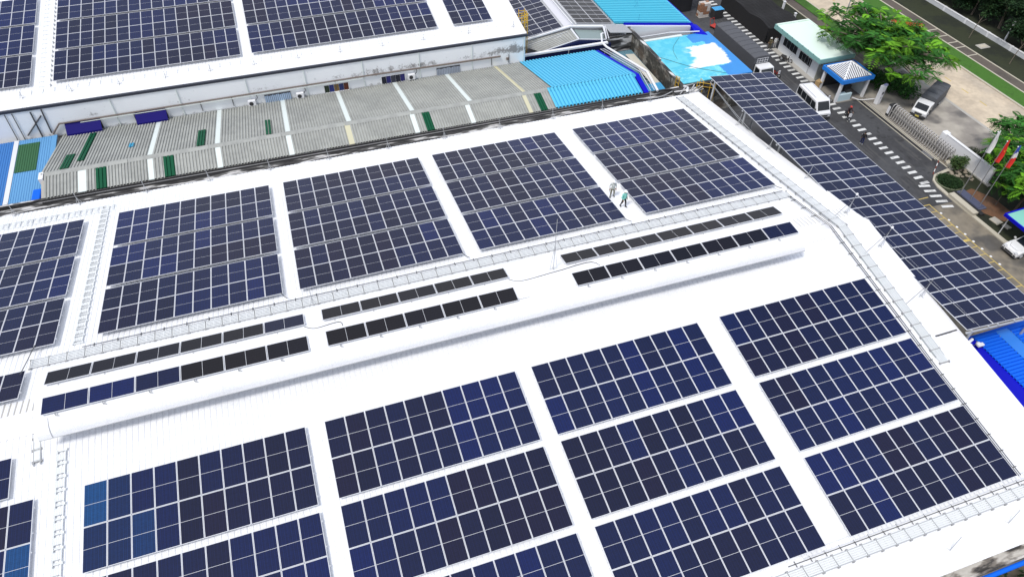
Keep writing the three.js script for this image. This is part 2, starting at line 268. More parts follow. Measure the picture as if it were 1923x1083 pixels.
function putPanel(arr, x, y, z, rotX, rotY, rotZ, mat, sx = 1, sz = 1) {
  const p = new THREE.Mesh(panelGeo, frameMat); p.name = 'solar_panel'; p.position.set(x, y, z); p.rotation.set(rotX, rotY, rotZ, 'XYZ'); p.scale.set(sx, 1, sz); p.castShadow = p.receiveShadow = true;
  const c = new THREE.Mesh(cellGeo, mat); c.name = 'cell_field'; c.castShadow = c.receiveShadow = true; p.add(c); arr.add(p); return p;
}
const pick = (list) => { const r = rnd(), n = list.length; return list[r < 0.8 ? Math.floor(r / 0.8 * Math.min(3, n)) : Math.floor((r - 0.8) / 0.2 * (r > 0.96 ? n : Math.min(n, 4)))] || list[0]; };
// a block on a slope that falls along ±z: rows given by the z of their upper or far edge in the sheet's own direction
const TAN = 0.12585, ANG = Math.atan(TAN), COS = Math.cos(ANG), TOP = 11.5;
function slopeBlock(label, x0, cols, rows, s, mats, opt = {}) {
  const a = thing('solar_array', label, 'solar array', [x0, 0, 0], 0, opt.group || 'solar arrays on the white warehouse roof');
  const zmin = Math.min(...rows), zmax = Math.max(...rows) + 2.35;
  rows.forEach((d, ri) => { for (let c = 0; c < cols; c++) {
    if (opt.skip && opt.skip(c, ri)) continue;
    const dm = d + 1.175; const m = (opt.pick && opt.pick(c, ri)) || pickAt(x0 + c * 1.15, s * dm);
    putPanel(a, (c + 0.5) * 1.15, TOP - Math.sin(ANG) * dm, s * COS * dm, s * ANG, 0, 0, m);
  } });
  // rails under each row
  rows.forEach((d, ri) => { for (const f of [0.5, 1.85]) { const dm = d + f; const w0 = opt.skip ? [0, cols] : [0, cols]; mesh('mounting_rail', new THREE.BoxGeometry((w0[1] - w0[0]) * 1.15 + 0.1, 0.05, 0.05).rotateX(s * ANG).translate(cols * 0.575, TOP - Math.sin(ANG) * dm - 0.062, s * COS * dm), M.alu, a); } });
  return a;
}
const fs1 = [4.73, 7.08], fs2 = [9.81, 12.16], fs3 = [14.88, 17.23];
const bF = (runs) => (c, r) => { for (const [r0, c0, c1, k] of runs) if (r === r0 && c >= c0 && c <= c1) return cells[k]; };
slopeBlock('front-slope solar block at the lower left, with blue glare coloured into panels in its left corner', -1.07, 10, [...fs1, ...fs2], 1, cells, { pick: (c, r) => (r === 0 && c === 0 ? glareCells[0] : r === 0 && c === 1 ? glareCells[2] : r === 1 && c < 3 ? glareCells[[2, 2, 1][c]] : (r < 2 && c === 3) || (r === 0 && c === 2) ? cells[4] : null) });
slopeBlock('front-slope solar block second from the left, below the middle of the curved ridge vent', 11.48, 10, [...fs1, ...fs2, ...fs3], 1, cells, { pick: bF([[0, 6, 8, 5], [2, 2, 2, 4], [2, 4, 4, 4], [3, 2, 2, 2], [5, 8, 8, 4], [1, 4, 5, 2]]) });
slopeBlock('front-slope solar block third from the left, between two wide white aisles at the bottom', 23.98, 10, [...fs1, ...fs2, ...fs3], 1, cells, { pick: bF([[0, 8, 8, 5], [1, 8, 8, 5], [2, 3, 3, 4], [1, 9, 9, 4], [3, 5, 5, 4], [5, 8, 8, 2], [4, 5, 6, 4]]) });
slopeBlock('front-slope solar block at the right end beside the sloping gable walkway', 37.05, 10, [...fs1, ...fs2, ...fs3], 1, cells, { pick: bF([[4, 0, 1, 5], [4, 2, 3, 4], [5, 2, 2, 5], [3, 0, 0, 4], [3, 6, 8, 4], [2, 8, 8, 3], [0, 0, 0, 4], [0, 6, 9, 2]]) });
{ const a = slopeBlock('front-slope solar block cut by the left edge of the picture, with blue glare coloured into one panel', -3.46 - 3 * 1.15, 3, fs1, 1, cells, { pick: (c, r) => (r === 1 && c === 2 ? glareCells[0] : r === 0 && c === 2 ? cells[3] : null) });
  for (let c = 0; c < 2; c++) putPanel(a, 3 * 1.15 - 1.21 - 1.15 * (c + 0.5), TOP - Math.sin(ANG) * 3.18, COS * 3.18, ANG, 0, 0, cells[3]); }
const rs = [6.39, 8.74, 11.41, 13.76, 16.39, 18.74];
slopeBlock('rear-slope solar block cut by the left edge of the picture, left of the stepped walkway', -3.65 - 6 * 1.15, 6, rs, -1, cells, {});
slopeBlock('rear-slope solar block with mixed blue panels, first to the right of the stepped walkway', -1.18, 10, rs, -1, cells, {});
slopeBlock('rear-slope solar block third from the left, behind the joint in the twin vent rows', 11.42, 10, rs, -1, cells, {});
slopeBlock('rear-slope solar block left of the two roof workers, behind the tall lightning rod', 24.08, 10, rs, -1, cells, {});
slopeBlock('rear-slope solar block right of the two roof workers, next to the gable walkway', 37.25, 10, rs, -1, cells, { pick: (c, r) => (r === 0 && rnd() < 0.7 ? cells[4] : r === 1 && c > 7 ? cells[5] : null) });
slopeBlock('small two panel solar array behind the left end of the ridge vent', -4.9 - 3 * 1.15, 3, [2.1], -1, cells, { pick: () => cells[6] });

// landscape rows on the ridge vent
function ventRow(label, x0, n, y, z, ang, mats) {
  const a = thing('solar_array', label, 'solar array', [x0, y, z], 0, 'narrow solar rows on the curved ridge vent');
  for (let i = 0; i < n; i++) putPanel(a, (i + 0.5) * 2.37, 0, 0, ang, Math.PI / 2, 0, mats(i), 1, 1).rotation.set(ang, Math.PI / 2, 0, 'XYZ');
  for (const f of [-0.35, 0.35]) mesh('mounting_rail', new THREE.BoxGeometry(n * 2.37 + 0.1, 0.05, 0.05).translate(0, -0.065, f).rotateX(ang).translate(n * 1.185, 0, 0), M.alu, a);
  for (let i = 0; i < n; i++) mesh('support_foot', [bar([(i + 0.3) * 2.37, -0.02, 0.6], [(i + 0.3) * 2.37, -0.22, 0.66], 0.03), bar([(i + 0.3) * 2.37, -0.2, 0.66], [(i + 0.3) * 2.37 + 0.15, -0.2, 0.72], 0.03)], M.zinc, a);
  return a;
}
const bk = (i) => blackCells[i % 3];
ventRow('front vent solar row at the left end, its first panels deep blue', -2.65, 6, 13.05, 0.53, 0.05, (i) => (i === 1 ? cells[5] : i === 0 ? cells[4] : i === 2 ? cells[2] : bk(i)));
ventRow('front vent solar row of five black panels in the middle', 12.6, 5, 13.04, 0.53, 0.05, bk);
ventRow('front vent solar row of seven panels at the right end, last one navy', 28.37, 7, 13.05, 0.53, 0.05, (i) => (i === 6 ? cells[1] : bk(i)));
ventRow('rear vent solar row of six panels at the left end', -2.65, 6, 13.03, -1.44, -0.204, (i) => (i > 4 ? cells[0] : bk(i)));
ventRow('rear vent solar row of five charcoal panels in the middle', 12.6, 5, 13.03, -1.44, -0.204, bk);
ventRow('rear vent solar row of seven charcoal panels at the right end', 28.34, 7, 13.03, -1.44, -0.204, bk);

// solar canopy along the right gable
{
  const a = thing('solar_canopy', 'long carport canopy of purple-grey solar panels beside the right gable and the road', 'solar canopy', [52.2, 10.6, -22.8], 0);
  const ang = -5.4 * D2R, pc = 2.36;
  for (let r = 0; r < 29; r++) for (let c = 0; c < 3; c++) { const d = (c + 0.5) * pc; putPanel(a, Math.cos(ang) * d, Math.sin(ang) * d, (r + 0.5) * 1.15, 0, Math.PI / 2, 0, pick(cells)).rotation.set(0, Math.PI / 2, ang, 'ZYX'); }
  for (const f of [0.4, 1.9, 2.75, 4.25, 5.1, 6.6]) mesh('purlin', box(-0.05, 0.05, -0.14, -0.05, -0.1, 33.5).translate(Math.cos(ang) * f, Math.sin(ang) * f, 0), M.zinc, a);
  for (let z = 0.4; z < 34; z += 5.5) { mesh('rafter', bar([0.05, -0.24, z], [7, -0.24 + Math.sin(ang) * 7, z], 0.09, 6), M.zinc, a); mesh('post', bar([6.3, -10.6, z], [6.3, -0.85, z], 0.1, 8), M.zinc, a); mesh('post', bar([0.5, -10.6, z], [0.5, -0.3, z], 0.1, 8), M.zinc, a); }
  mesh('tie_wire', [tube([[0.05, -0.45, 0.2], [-0.2, -0.9, 8], [-0.1, -0.6, 16], [0.3, 0.1, 22], [0.9, 0.02, 33]], 0.02, 40, 5), tube([[0.1, -0.6, 0.2], [0.0, -1.4, 10], [0.1, -0.5, 18]], 0.02, 30, 5)], M.zinc, a);
}

// ───────── white warehouse ─────────
const rY = (z) => (z < 0 ? 11.12 : 11.24) - TAN * Math.abs(z); // top of the roof sheet
{
  const w = thing('warehouse', 'wide white warehouse in front with a low ribbed gable roof full of solar arrays', 'warehouse', [0, 0, 0]);
  mesh('wall', prismX([[-24, 0], [22.3, 0], [22.3, rY(22.3) - 0.12], [0, 11.11], [-24, rY(-24) - 0.12]], -40, 52.1), M.concrete, w);
  mesh('front_roof', ribbed(-40, 52.3, 0, 11.22, 22.55, rY(22.55) - 0.02, 0.32, 0.032, 0.3), M.roof, w);
  mesh('rear_roof', ribbed(-40, 52.3, 0, 11.10, -24.25, rY(-24.25) - 0.02, 0.32, 0.032, 0.3), M.roof, w);
  mesh('gable_trim', [quadPrism(51.75, 52.38, 0, 11.275, 22.55, rY(22.55) + 0.035, 0.12), quadPrism(51.75, 52.38, 0, 11.155, -24.25, rY(-24.25) + 0.035, 0.12)], M.white, w);
  for (const [a, b] of [[45.25, 52.39], [-40, -3.0]]) mesh('ridge_cap', prismX([[-1.1, rY(-1.1) + 0.045], [-0.5, rY(-0.5) + 0.075], [0, 11.32], [0.7, rY(0.7) + 0.05], [0.7, rY(0.7) + 0.02], [0, 11.1], [-1.1, rY(-1.1) + 0.02]], a, b), M.white, w);
  // stained concrete gutter along the rear eave
  mesh('gutter', [metres(box(-40, 51.5, 6.9, 7.1, -26.5, -24.05)), metres(box(-40, 51.5, 7.1, 7.52, -26.6, -26.42)), metres(box(-40, 51.5, 7.1, 8.0, -24.08, -24.02))], M.gutter, w);
  mesh('front_gutter', [metres(box(-40, 55, 7.75, 7.9, 22.3, 23.1)), metres(box(-40, 55, 7.9, 8.05, 22.98, 23.1))], M.frontGutter, w);
  mesh('gutter_pipe', bar([-40, 7.95, 23.3], [57, 7.95, 23.3], 0.13, 10), M.blueRoof, w);
  mesh('expansion_slot', metres(box(50.45, 52.2, rY(10) - 0.02, rY(10) + 0.045, 9.96, 10.06)), M.wire, w);
}
function quadPrism(x0, x1, za, ya, zb, yb, t) { return metres(za < zb ? prismX([[za, ya], [zb, yb], [zb, yb - t], [za, ya - t]], x0, x1) : prismX([[zb, yb], [za, ya], [za, ya - t], [zb, yb - t]], x0, x1)); }

// curved ridge vent
{
  const v = thing('ridge_vent', 'long white curved ridge vent running along the warehouse roof peak', 'roof vent', [0, 0, 0]);
  const prof = [[-2.85, 12.5], [-2.6, 12.64], [-2.0, 12.78], [-1.2, 12.92], [-0.5, 12.985], [0.2, 12.97], [0.8, 12.9], [1.2, 12.8], [1.5, 12.66], [1.72, 12.48], [1.87, 12.26], [1.95, 12.0]];
  const c = new THREE.CatmullRomCurve3(prof.map(([z, y]) => V(0, y, z))).getPoints(40), q = [], x0 = -3.05, x1 = 45.2;
  for (let i = 0; i + 1 < c.length; i++) { const a = c[i], b = c[i + 1]; q.push([[x0, a.y, a.z], [x0, b.y, b.z], [x1, b.y, b.z], [x1, a.y, a.z]]); q.push([[x0, a.y - 0.05, a.z], [x1, a.y - 0.05, a.z], [x1, b.y - 0.05, b.z], [x0, b.y - 0.05, b.z]]); }
  const e = [c[c.length - 1], c[0]]; for (const p of e) q.push([[x0, p.y, p.z], [x0, p.y - 0.05, p.z], [x1, p.y - 0.05, p.z], [x1, p.y, p.z]]);
  mesh('curved_roof', metres(quadsGeo(q)), M.roof, v);
  mesh('lip', [bar([-3.05, 11.98, 1.955], [45.2, 11.98, 1.955], 0.03, 6)], M.zinc, v);
  mesh('vent_wall', [box(-2.6, 44.8, 11.1, 12.66, 0.98, 1.06), box(-2.6, 44.8, 11, 12.6, -2.4, -2.32), box(-2.6, -2.5, 11, 12.75, -2.3, 1.0), box(44.7, 44.8, 11, 12.75, -2.3, 1.0)], M.white, v);
  const lv = []; for (let k = 0; k < 4; k++) lv.push(box(-2.6, 44.8, 11.45 + k * 0.26, 11.49 + k * 0.26, 1.06, 1.16)); mesh('louvre', lv, M.white, v);
  mesh('lap_seam', tube(prof.filter((p) => p[0] > 0.9).map(([z, y]) => [-2.35, y + 0.012, z + 0.012]), 0.018, 16, 5), M.zinc, v);
  for (let x = 0.4; x < 45; x += 3.05) mesh('sheet_joint', tube(prof.filter((p) => p[0] > -2.7).map(([z, y]) => [x, y + 0.004, z + 0.004]), 0.009, 20, 4), M.white, v);
  mesh('lap_seam', bar([20.6, 12.905, 0.95], [25.2, 12.905, 0.95], 0.014, 5), M.zinc, v);
}

// ───────── walkways, cable trays, rods on the warehouse roof ─────────
function slopeWalk(label, p0, p1, width, step, gap = 0.93, lift = 0.1) { const pale = gap < 0.7; // straight walkway between two points on the roof
  const a = V(...p0), b = V(...p1), d = b.clone().sub(a), len = d.length(), n = Math.round(len / step);
  const w = thing('roof_walkway', label, 'roof walkway', p0, 0, 'grating walkways on the white roof'); const dir = d.normalize(), side = V(0, 1, 0).cross(dir).normalize(), up = dir.clone().cross(side).normalize();
  w.quaternion.setFromRotationMatrix(new THREE.Matrix4().makeBasis(side, up, dir));
  const sl = []; for (const z of [-0.5, 0, 0.5]) sl.push(box(-width / 2, width / 2, lift, lift + 0.02, z * step * 0.9 - 0.015, z * step * 0.9 + 0.015));
  for (let i = -2; i <= 2; i++) sl.push(box(i * width / 5 - 0.035, i * width / 5 + 0.035, lift + 0.004, lift + 0.024, -step * gap / 2, step * gap / 2));
  const g = merge(sl), f = merge([box(-width / 2 - 0.05, width / 2 + 0.08, lift - 0.06, lift - 0.01, -0.03, 0.03), box(width / 2 + 0.02, width / 2 + 0.08, 0, lift + 0.03, -0.07, 0.07), box(-width / 2 - 0.08, -width / 2 - 0.02, 0, lift + 0.03, -0.07, 0.07)]);
  for (let i = 0; i < n; i++) { const m = mesh('grating', g, M.grate, w); m.position.z = (i + 0.5) * step; }
  for (let i = 0; i <= n; i++) { const m = mesh('bracket', f, pale ? M.grate : M.bracket, w); m.position.z = i * step; }
  for (const s of [-1, 1]) mesh('stringer', box(s * width / 2 - 0.02, s * width / 2 + 0.02, lift - 0.05, lift + 0.035, 0, len), pale ? M.grate : M.zinc, w);
  return w;
}
slopeWalk('horizontal grating walkway behind the ridge vent, below the rear solar blocks', [-4.9, rY(-5.13), -5.13], [48.9, rY(-5.13), -5.13], 0.62, 1.02);
slopeWalk('grating walkway going down the rear slope beside the right gable', [50.0, 11.30, 0.05], [50.0, rY(-23.6), -23.6], 0.66, 1.0);
slopeWalk('grating walkway going down the front slope beside the right gable', [49.98, 11.30, -0.05], [49.65, rY(11.4), 11.4], 0.62, 1.0);
slopeWalk('grating walkway along the front eave below the right solar blocks', [30.0, rY(20.2), 20.2], [50.5, rY(20.2), 20.2], 0.56, 0.93);
slopeWalk('stepped walkway on the rear slope between the two leftmost solar blocks', [-2.4, rY(-6.2), -6.2], [-2.4, rY(-22.3), -22.3], 0.5, 0.72, 0.5);
slopeWalk('short walkway along the rear eave at the far left', [-12, rY(-22.4), -22.4], [-2.2, rY(-22.4), -22.4], 0.66, 0.85, 0.3);
slopeWalk('stepped walkway on the front slope between the two leftmost front blocks', [-2.3, rY(2.2), 2.2], [-2.3, rY(11), 11], 0.4, 0.78, 0.5);
slopeWalk('narrow walkway beside the left end of the ridge vent', [-3.72, rY(-0.5), -0.5], [-3.5, rY(2.7), 2.7], 0.34, 0.75, 0.8);
function pipeRun(label, pts, step, y = 0.09) { const hY = (z) => (Math.abs(z) < 1 ? 11.32 : rY(z)); // cable conduit on feet
  const t = thing('conduit', label, 'conduit', [0, 0, 0], 0, 'cable conduits on the white roof'); mesh('pipe', chain(pts.map(([x, z]) => [x, hY(z) + y, z]), 0.022), M.wire, t);
  const f = []; for (let i = 0; i + 1 < pts.length; i++) { const [ax, az] = pts[i], [bx, bz] = pts[i + 1], l = Math.hypot(bx - ax, bz - az), n = Math.round(l / step), px = -(bz - az) / l * 0.16, pz = (bx - ax) / l * 0.16; for (let k = 0; k < n; k++) { const x = ax + (bx - ax) * (k + 0.5) / n, z = az + (bz - az) * (k + 0.5) / n; f.push(bar([x - px, rY(z) + 0.05, z - pz], [x + px, rY(z) + 0.05, z + pz], 0.025, 4)); } }
  mesh('clip', f, M.wire, t); return t;
}
pipeRun('thin dark conduit behind the horizontal walkway on the rear slope', [[-2.1, -5.75], [49.0, -5.7]], 1.4);
pipeRun('thin blue-grey conduit left of the gable walkway on the front slope', [[49.1, -4.9], [49.2, -0.2], [49.15, 4], [48.9, 12], [48.9, 19.4]], 1.1);
pipeRun('second thin conduit left of the gable walkway on the front slope', [[48.95, -4.9], [49.05, -0.2], [49.0, 4], [48.75, 12], [48.75, 19.4]], 1.1);
pipeRun('conduit along the front eave between panels and walkway', [[33, 19.68], [49.8, 19.7]], 0.96);
function tray(label, p, q, w = 0.3) { const t = thing('cable_tray', label, 'cable tray', [0, 0, 0], 0, 'cable trays on the white roof'); const a = V(...p), b = V(...q), d = b.clone().sub(a), n = Math.floor(d.length() / 0.3), s = V(-d.z, 0, d.x).normalize().multiplyScalar(w / 2);
  mesh('rail', [[1, 1], [-1, -1]].map(([k]) => bar([a.x + s.x * k, a.y + 0.1, a.z + s.z * k], [b.x + s.x * k, b.y + 0.1, b.z + s.z * k], 0.022, 5)), M.alu, t); const g = []; for (let i = 0; i <= n; i++) { const c = a.clone().lerp(b, i / n); g.push(bar([c.x - s.x, c.y + 0.08, c.z - s.z], [c.x + s.x, c.y + 0.08, c.z + s.z], 0.014, 4)); } mesh('rung', g, M.alu, t); return t; }
tray('white ladder tray directly below the bottom row of right front panels', [34, rY(19.5), 19.45], [50, rY(19.5), 19.45]);
{ // short dark cable drops
  const cab = (label, pts) => { const t = mesh('cable', tube(pts, 0.025, 20, 5), M.wire); tag(t, label, 'cable'); };
  cab('black cable over the ridge between the middle and right vent rows', [[24.4, 12.96, -0.86], [24.9, 12.98, -0.5], [27.5, 13.0, -0.55], [30.2, 13.0, -0.62], [30.5, 12.98, -0.2]]);
  cab('black cable over the ridge between the left and middle vent rows', [[11.5, 12.96, -0.86], [12.0, 12.98, -0.55], [13.6, 13.0, -0.55], [13.7, 12.98, -0.2]]);
  cab('black cable below the leftmost rear solar block', [[-4.75, 10.72, -6.55], [-4.95, 10.95, -5.0], [-5.1, 11.1, -4.0]]);
  for (const [x, w] of [[10.3, 'below the second rear block'], [22.9, 'below the third rear block'], [35.5, 'below the fourth rear block'], [48.6, 'below the fifth rear block']]) cab('short bundle of black cables ' + w, [[x - 0.1, 10.74, -6.4], [x + 0.05, 10.76, -6.0], [x + 0.25, 10.8, -5.7]]);
}
// lightning rods
function rod(label, x, z, y, h, lean, grp, plain) { const t = thing('lightning_rod', label, 'lightning rod', [x, y, z], 0, grp); mesh('pole', bar([0, 0, 0], [lean[0], h, lean[1]], 0.025, 6, 0.018), M.zinc, t); if (plain) { mesh('foot', chain([[-0.7, 0.03, -0.35], [-0.3, 0.03, -0.45], [0, 0.03, 0]], 0.012, 5), M.zinc, t); return t; } mesh('base', [box(-0.22, 0.22, 0, 0.04, -0.02, 0.02), box(-0.02, 0.02, 0, 0.045, -0.18, 0.18)], M.zinc, t); mesh('brace', [bar([-0.25, 0.03, 0], [lean[0] * 0.5, h * 0.5, lean[1] * 0.5], 0.014, 5), bar([0.25, 0.03, 0], [lean[0] * 0.5, h * 0.5, lean[1] * 0.5], 0.014, 5)], M.zinc, t); return t; }
[-9.2, -4.5, 0.6, 5.6, 10.6, 15.6, 20.9, 26.1, 31.4, 36.7, 41.8, 46.9].forEach((x, i) => rod(`short white rod on the rear eave of the white roof, ${ORD[i]} from the left`, x, -24.05, rY(-24), 1.25, [-0.1, -0.1], 'white rods along the rear eave'));
[-16.7, -11.9, -6.7].forEach((z, i) => rod(`thin white rod on the rear half of the right gable edge, ${ORD[i]} from the top`, 52.0, z, rY(z), 1.3, [0.1, 0.1], 'rods on the right gable edge'));
for (const [z, n] of [[-1.5, 'gable rod with white globe tip nearest the roof peak'], [2.4, 'leaning gable rod with long stay below the roof peak'], [7.0, 'short leaning gable rod nearest the blue roof']]) { const r = rod(n, 51.7, z, rY(z), 1.5, [0.45, -0.2], 'rods on the right gable edge'); if (z < 5) mesh('globe', new THREE.SphereGeometry(0.10, 10, 8).translate(0.47, 1.53, -0.2), M.white, r); mesh('stay', bar([-1.6, 0.02, 0.3], [0.4, 1.3, -0.15], 0.016, 5), M.wire, r); }
{ const r = rod('tall thin lightning rod standing on the middle of the ridge vent', 27.48, -0.86, 12.93, 4.3, [0.0, 0.0]); mesh('guy_wire', bar([0, 4.1, 0], [0.1, 4.6, 0], 0.012, 5), M.wire, r); }
rod('tall thin rod at the gap between the left and middle vent rows', 12.1, -4.6, rY(-4.6), 2.1, [0.05, 0.3]);
for (const [x, z, n] of [[42.0, 21.6, 'left'], [46.2, 21.4, 'right']]) rod(`${n} thin rod lying low over the front eave at the lower right`, x, z, rY(z), 1.0, [0.35, -0.2], 'rods on the front eave', true);

// ───────── upper white warehouse (behind) ─────────
const UT = Math.tan(8.39 * D2R), UA = 8.39 * D2R, uY = (z) => 10.80 - UT * (z + 51.5); // top of its roof sheet
{
  const w = thing('factory_hall', 'tall white factory hall at the upper left with a mould-stained long wall', 'factory hall', [0, 0, 0]);
  const wallG = box(-20, 39.1, 0, 9.0, -39.0, -38.8); clean(wallG);
  const wg = clean(wallG), p = wg.attributes.position, uv = wg.attributes.uv; for (let i = 0; i < p.count; i++) uv.setXY(i, (p.getX(i) + 20) / 60, (p.getY(i) - 5) / 4.3);
  mesh('wall', wg, M.wall, w);
  mesh('side_wall', [box(38.95, 39.1, 0, 9.0, -85, -39.0), box(-20, -19.85, 0, 9, -85, -39)], M.white, w);
  mesh('roof', ribbed(-20, 39.3, -85, uY(-85), -39.0, uY(-39.0), 0.32, 0.032, 0.3), M.roof, w);
  mesh('roof_trim', [prismX([[-45, uY(-45) + 0.035], [-85, uY(-85) + 0.035], [-85, uY(-85) - 0.2], [-45, uY(-45) - 0.2]], 38.9, 39.36), prismX([[-38.98, uY(-39) + 0.035], [-45, uY(-45) + 0.035], [-45, uY(-45) - 0.2], [-38.98, uY(-39) - 0.2]], 38.9, 39.36)], M.white, w);
  mesh('eave_gutter', box(-20, 39.3, 8.86, 9.1, -38.98, -38.72), std([0.03, 0.034, 0.05], 0.6), w);
  for (const x of [-2.8, 3.15, 9.6, 15.3, 21.2, 27.2, 33.0, 38.9]) mesh('downpipe', bar([x, 5.7, -38.73], [x, 8.86, -38.73], 0.045, 8), M.translucent, w);
  mesh('rusty_pipe', [bar([-7.8, 7.14, -38.66], [22, 7.2, -38.66], 0.075, 8), bar([22, 7.2, -38.66], [36.2, 7.05, -38.66], 0.09, 8), bar([-7.8, 7.14, -38.66], [-8.7, 6.2, -38.66], 0.07, 8)], M.rust, w);
  mesh('thin_pipe', [bar([-6, 6.98, -38.6], [21, 7.0, -38.6], 0.035, 6)], M.translucent, w);
  for (const x of [-1.3, 4.9, 7.9, 18.2, 35.2, 37.2]) mesh('short_pipe', bar([x, 6.1, -38.72], [x, 7.1, -38.72], 0.035, 6), M.wire, w);
  mesh('wall_foot', metres(box(-20, 39.1, 5.72, 5.84, -38.8, -38.7)), M.gutter, w);
  for (const [a, b] of [[[-9.6, 8.7], [-9.7, 6.0]], [[-8.9, 8.2], [-10.8, 6.4]], [[-8.65, 8.8], [-8.8, 6.3]], [[-11.7, 8.8], [-11.8, 5.8]], [[-11.1, 8.8], [-11.2, 5.8]]]) mesh('wall_brace', bar([...a, -38.72], [...b, -38.72], Math.abs(a[0]) < 11 ? 0.06 : 0.035, 6), M.wire, w);
  mesh('wall_ledge', box(-20, -8.8, 5.5, 5.75, -38.78, -38.4), M.white, w);
  const win = (x0, x1, y0, y1, n, cols) => { const f = mesh('window', [box(x0, x1, y0 - 0.05, y0, -38.8, -38.62), box(x0, x1, y1, y1 + 0.05, -38.8, -38.66), box(x0 - 0.05, x0, y0, y1, -38.8, -38.66), box(x1, x1 + 0.05, y0, y1, -38.8, -38.66)], M.white, w); const d = (x1 - x0) / n; for (let i = 0; i < n; i++) mesh('pane', box(x0 + i * d + 0.02, x0 + (i + 1) * d - 0.02, y0, y1, -38.79, -38.74), cols[i % cols.length], f); };
  const G = (c) => new THREE.MeshPhysicalMaterial({ color: lin(...c), roughness: 0.12 });
  win(17.0, 19.5, 5.95, 6.8, 5, [[0.02, 0.035, 0.02], [0.02, 0.03, 0.16], [0.16, 0.085, 0.015], [0.02, 0.03, 0.12], [0.09, 0.02, 0.01]].map(G));
  win(23.0, 25.5, 5.85, 6.8, 5, [[0.012, 0.014, 0.03], [0.02, 0.02, 0.14], [0.014, 0.015, 0.035]].map(G));
  for (const [x0, x1] of [[11.0, 13.6], [29.0, 31.6]]) { const f = mesh('louvre_panel', box(x0, x1, 5.85, 6.75, -38.79, -38.7), M.wire, w); for (let k = 0; k < 14; k++) mesh('slat', box(x0 + k * (x1 - x0) / 14, x0 + (k + 0.8) * (x1 - x0) / 14, 5.85, 6.7 - 0.12 * hash(k, 3, 7), -38.7, -38.66 + 0.03 * hash(k, 2, 5)), x0 < 20 ? std([0.36, 0.47, 0.62], 0.6) : std([0.33, 0.37, 0.44], 0.7), f); }
  for (const [x, y] of [[36.9, 6.5]]) mesh('vent_box', rbox(x, x + 0.25, y, y + 0.25, -38.8, -38.6, 0.02), M.rust, w);
}
for (const [x, y, l] of [[9.3, 5.95, 'white air conditioner unit left of the first pale louvre on the stained wall'], [14.1, 5.95, 'white air conditioner unit right of the first pale louvre on the stained wall'], [25.8, 6.1, 'white air conditioner unit right of the dark barred window']]) {
  const a = thing('air_conditioner', l, 'air conditioner', [x, y, -38.4]); mesh('casing', rbox(0, 0.75, 0, 0.6, -0.3, 0.05, 0.03), M.white, a); mesh('fan_grille', new THREE.CylinderGeometry(0.21, 0.21, 0.03, 18).rotateX(Math.PI / 2).translate(0.3, 0.3, 0.055), M.plastic, a); mesh('bracket', [box(0.05, 0.1, -0.06, 0, -0.38, 0.05), box(0.6, 0.65, -0.06, 0, -0.38, 0.05)], M.zinc, a);
  mesh('hose', tube([[0.75, 0.5, -0.1], [1.0, 0.75, -0.2], [0.95, 0.95, -0.28], [0.7, 1.0, -0.3]], 0.035, 16, 6), M.wire, a);
}
for (const [x0, x1, y, l] of [[-7.4, -4.3, 7.02, 'dark blue fabric awning at the left end of the stained wall'], [-1.2, 1.65, 7.0, 'dark blue fabric awning second from the left on the stained wall']]) {
  const a = thing('awning', l, 'awning', [0, 0, 0]); mesh('canopy', [prismX([[-38.78, y], [-38.72, y], [-37.95, y - 0.72], [-37.95, y - 0.95], [-38.0, y - 0.95], [-38.0, y - 0.76]], x0, x1)], M.awning, a); mesh('shutter', box(x0 + 0.1, x1, 5.9, y - 0.1, -38.79, -38.7), M.dark, a); mesh('front_tube', bar([x0, y - 0.95, -37.95], [x0 + 0.5, y - 0.95, -37.9], 0.05, 6), M.white, a);
}
{ // its solar arrays
  const gp = 'solar arrays on the roof of the factory hall', block = (label, x0, cols, pitch, strips) => { const a = thing('solar_array', label, 'solar array', [x0, 0, 0], 0, gp);
    for (const z0 of strips) { for (let r = 0; r < 2; r++) for (let c = 0; c < cols; c++) { const d = (r + 0.5) * 2.35, z = z0 + Math.cos(UA) * d; putPanel(a, (c + 0.5) * pitch, 11.18 - UT * (z + 51.5), z, UA, 0, 0, pickAt(x0 + c * pitch, z), pitch / 1.15, 1); }
      for (const f of [0.5, 1.85, 2.85, 4.2]) { const z = z0 + Math.cos(UA) * f; mesh('mounting_rail', new THREE.BoxGeometry(cols * pitch, 0.05, 0.05).rotateX(UA).translate(cols * pitch / 2, 11.11 - UT * (z + 51.5), z), M.wire, a); } }
    return a; };
  const S1 = -51.5 + 4.98 * Math.cos(UA), S2 = -51.5, S3 = -51.5 - 4.98 * Math.cos(UA), S4 = -51.5 - 9.96 * Math.cos(UA);
  block('solar array on the far hall roof cut by the upper left corner of the picture', -9.5 - 5 * 1.15, 5, 1.15, [S1, S2, S3]);
  block('large solar array of fifteen columns on the far hall roof, left of the middle aisle', -7.54, 15, 1.15, [S1, S2, S3]);
  block('large solar array of seventeen columns on the far hall roof, right of the middle aisle', 10.76, 17, 1.14, [S1, S2, S3]);
  block('small four column solar array near the right end of the far hall roof', 31.88, 4, 1.1, [S1, S2]);
}
[-10.2, -6.0, -1.8, 2.4, 6.6, 10.8, 15.1, 19.4, 23.8, 28.2, 33.2, 38.3].forEach((x, i) => rod(`small rod on the lower edge of the far hall roof, ${ORD[i]} from the left`, x, -40.6, uY(-40.6), 0.75, [0, 0.05], 'small rods along the far hall roof'));
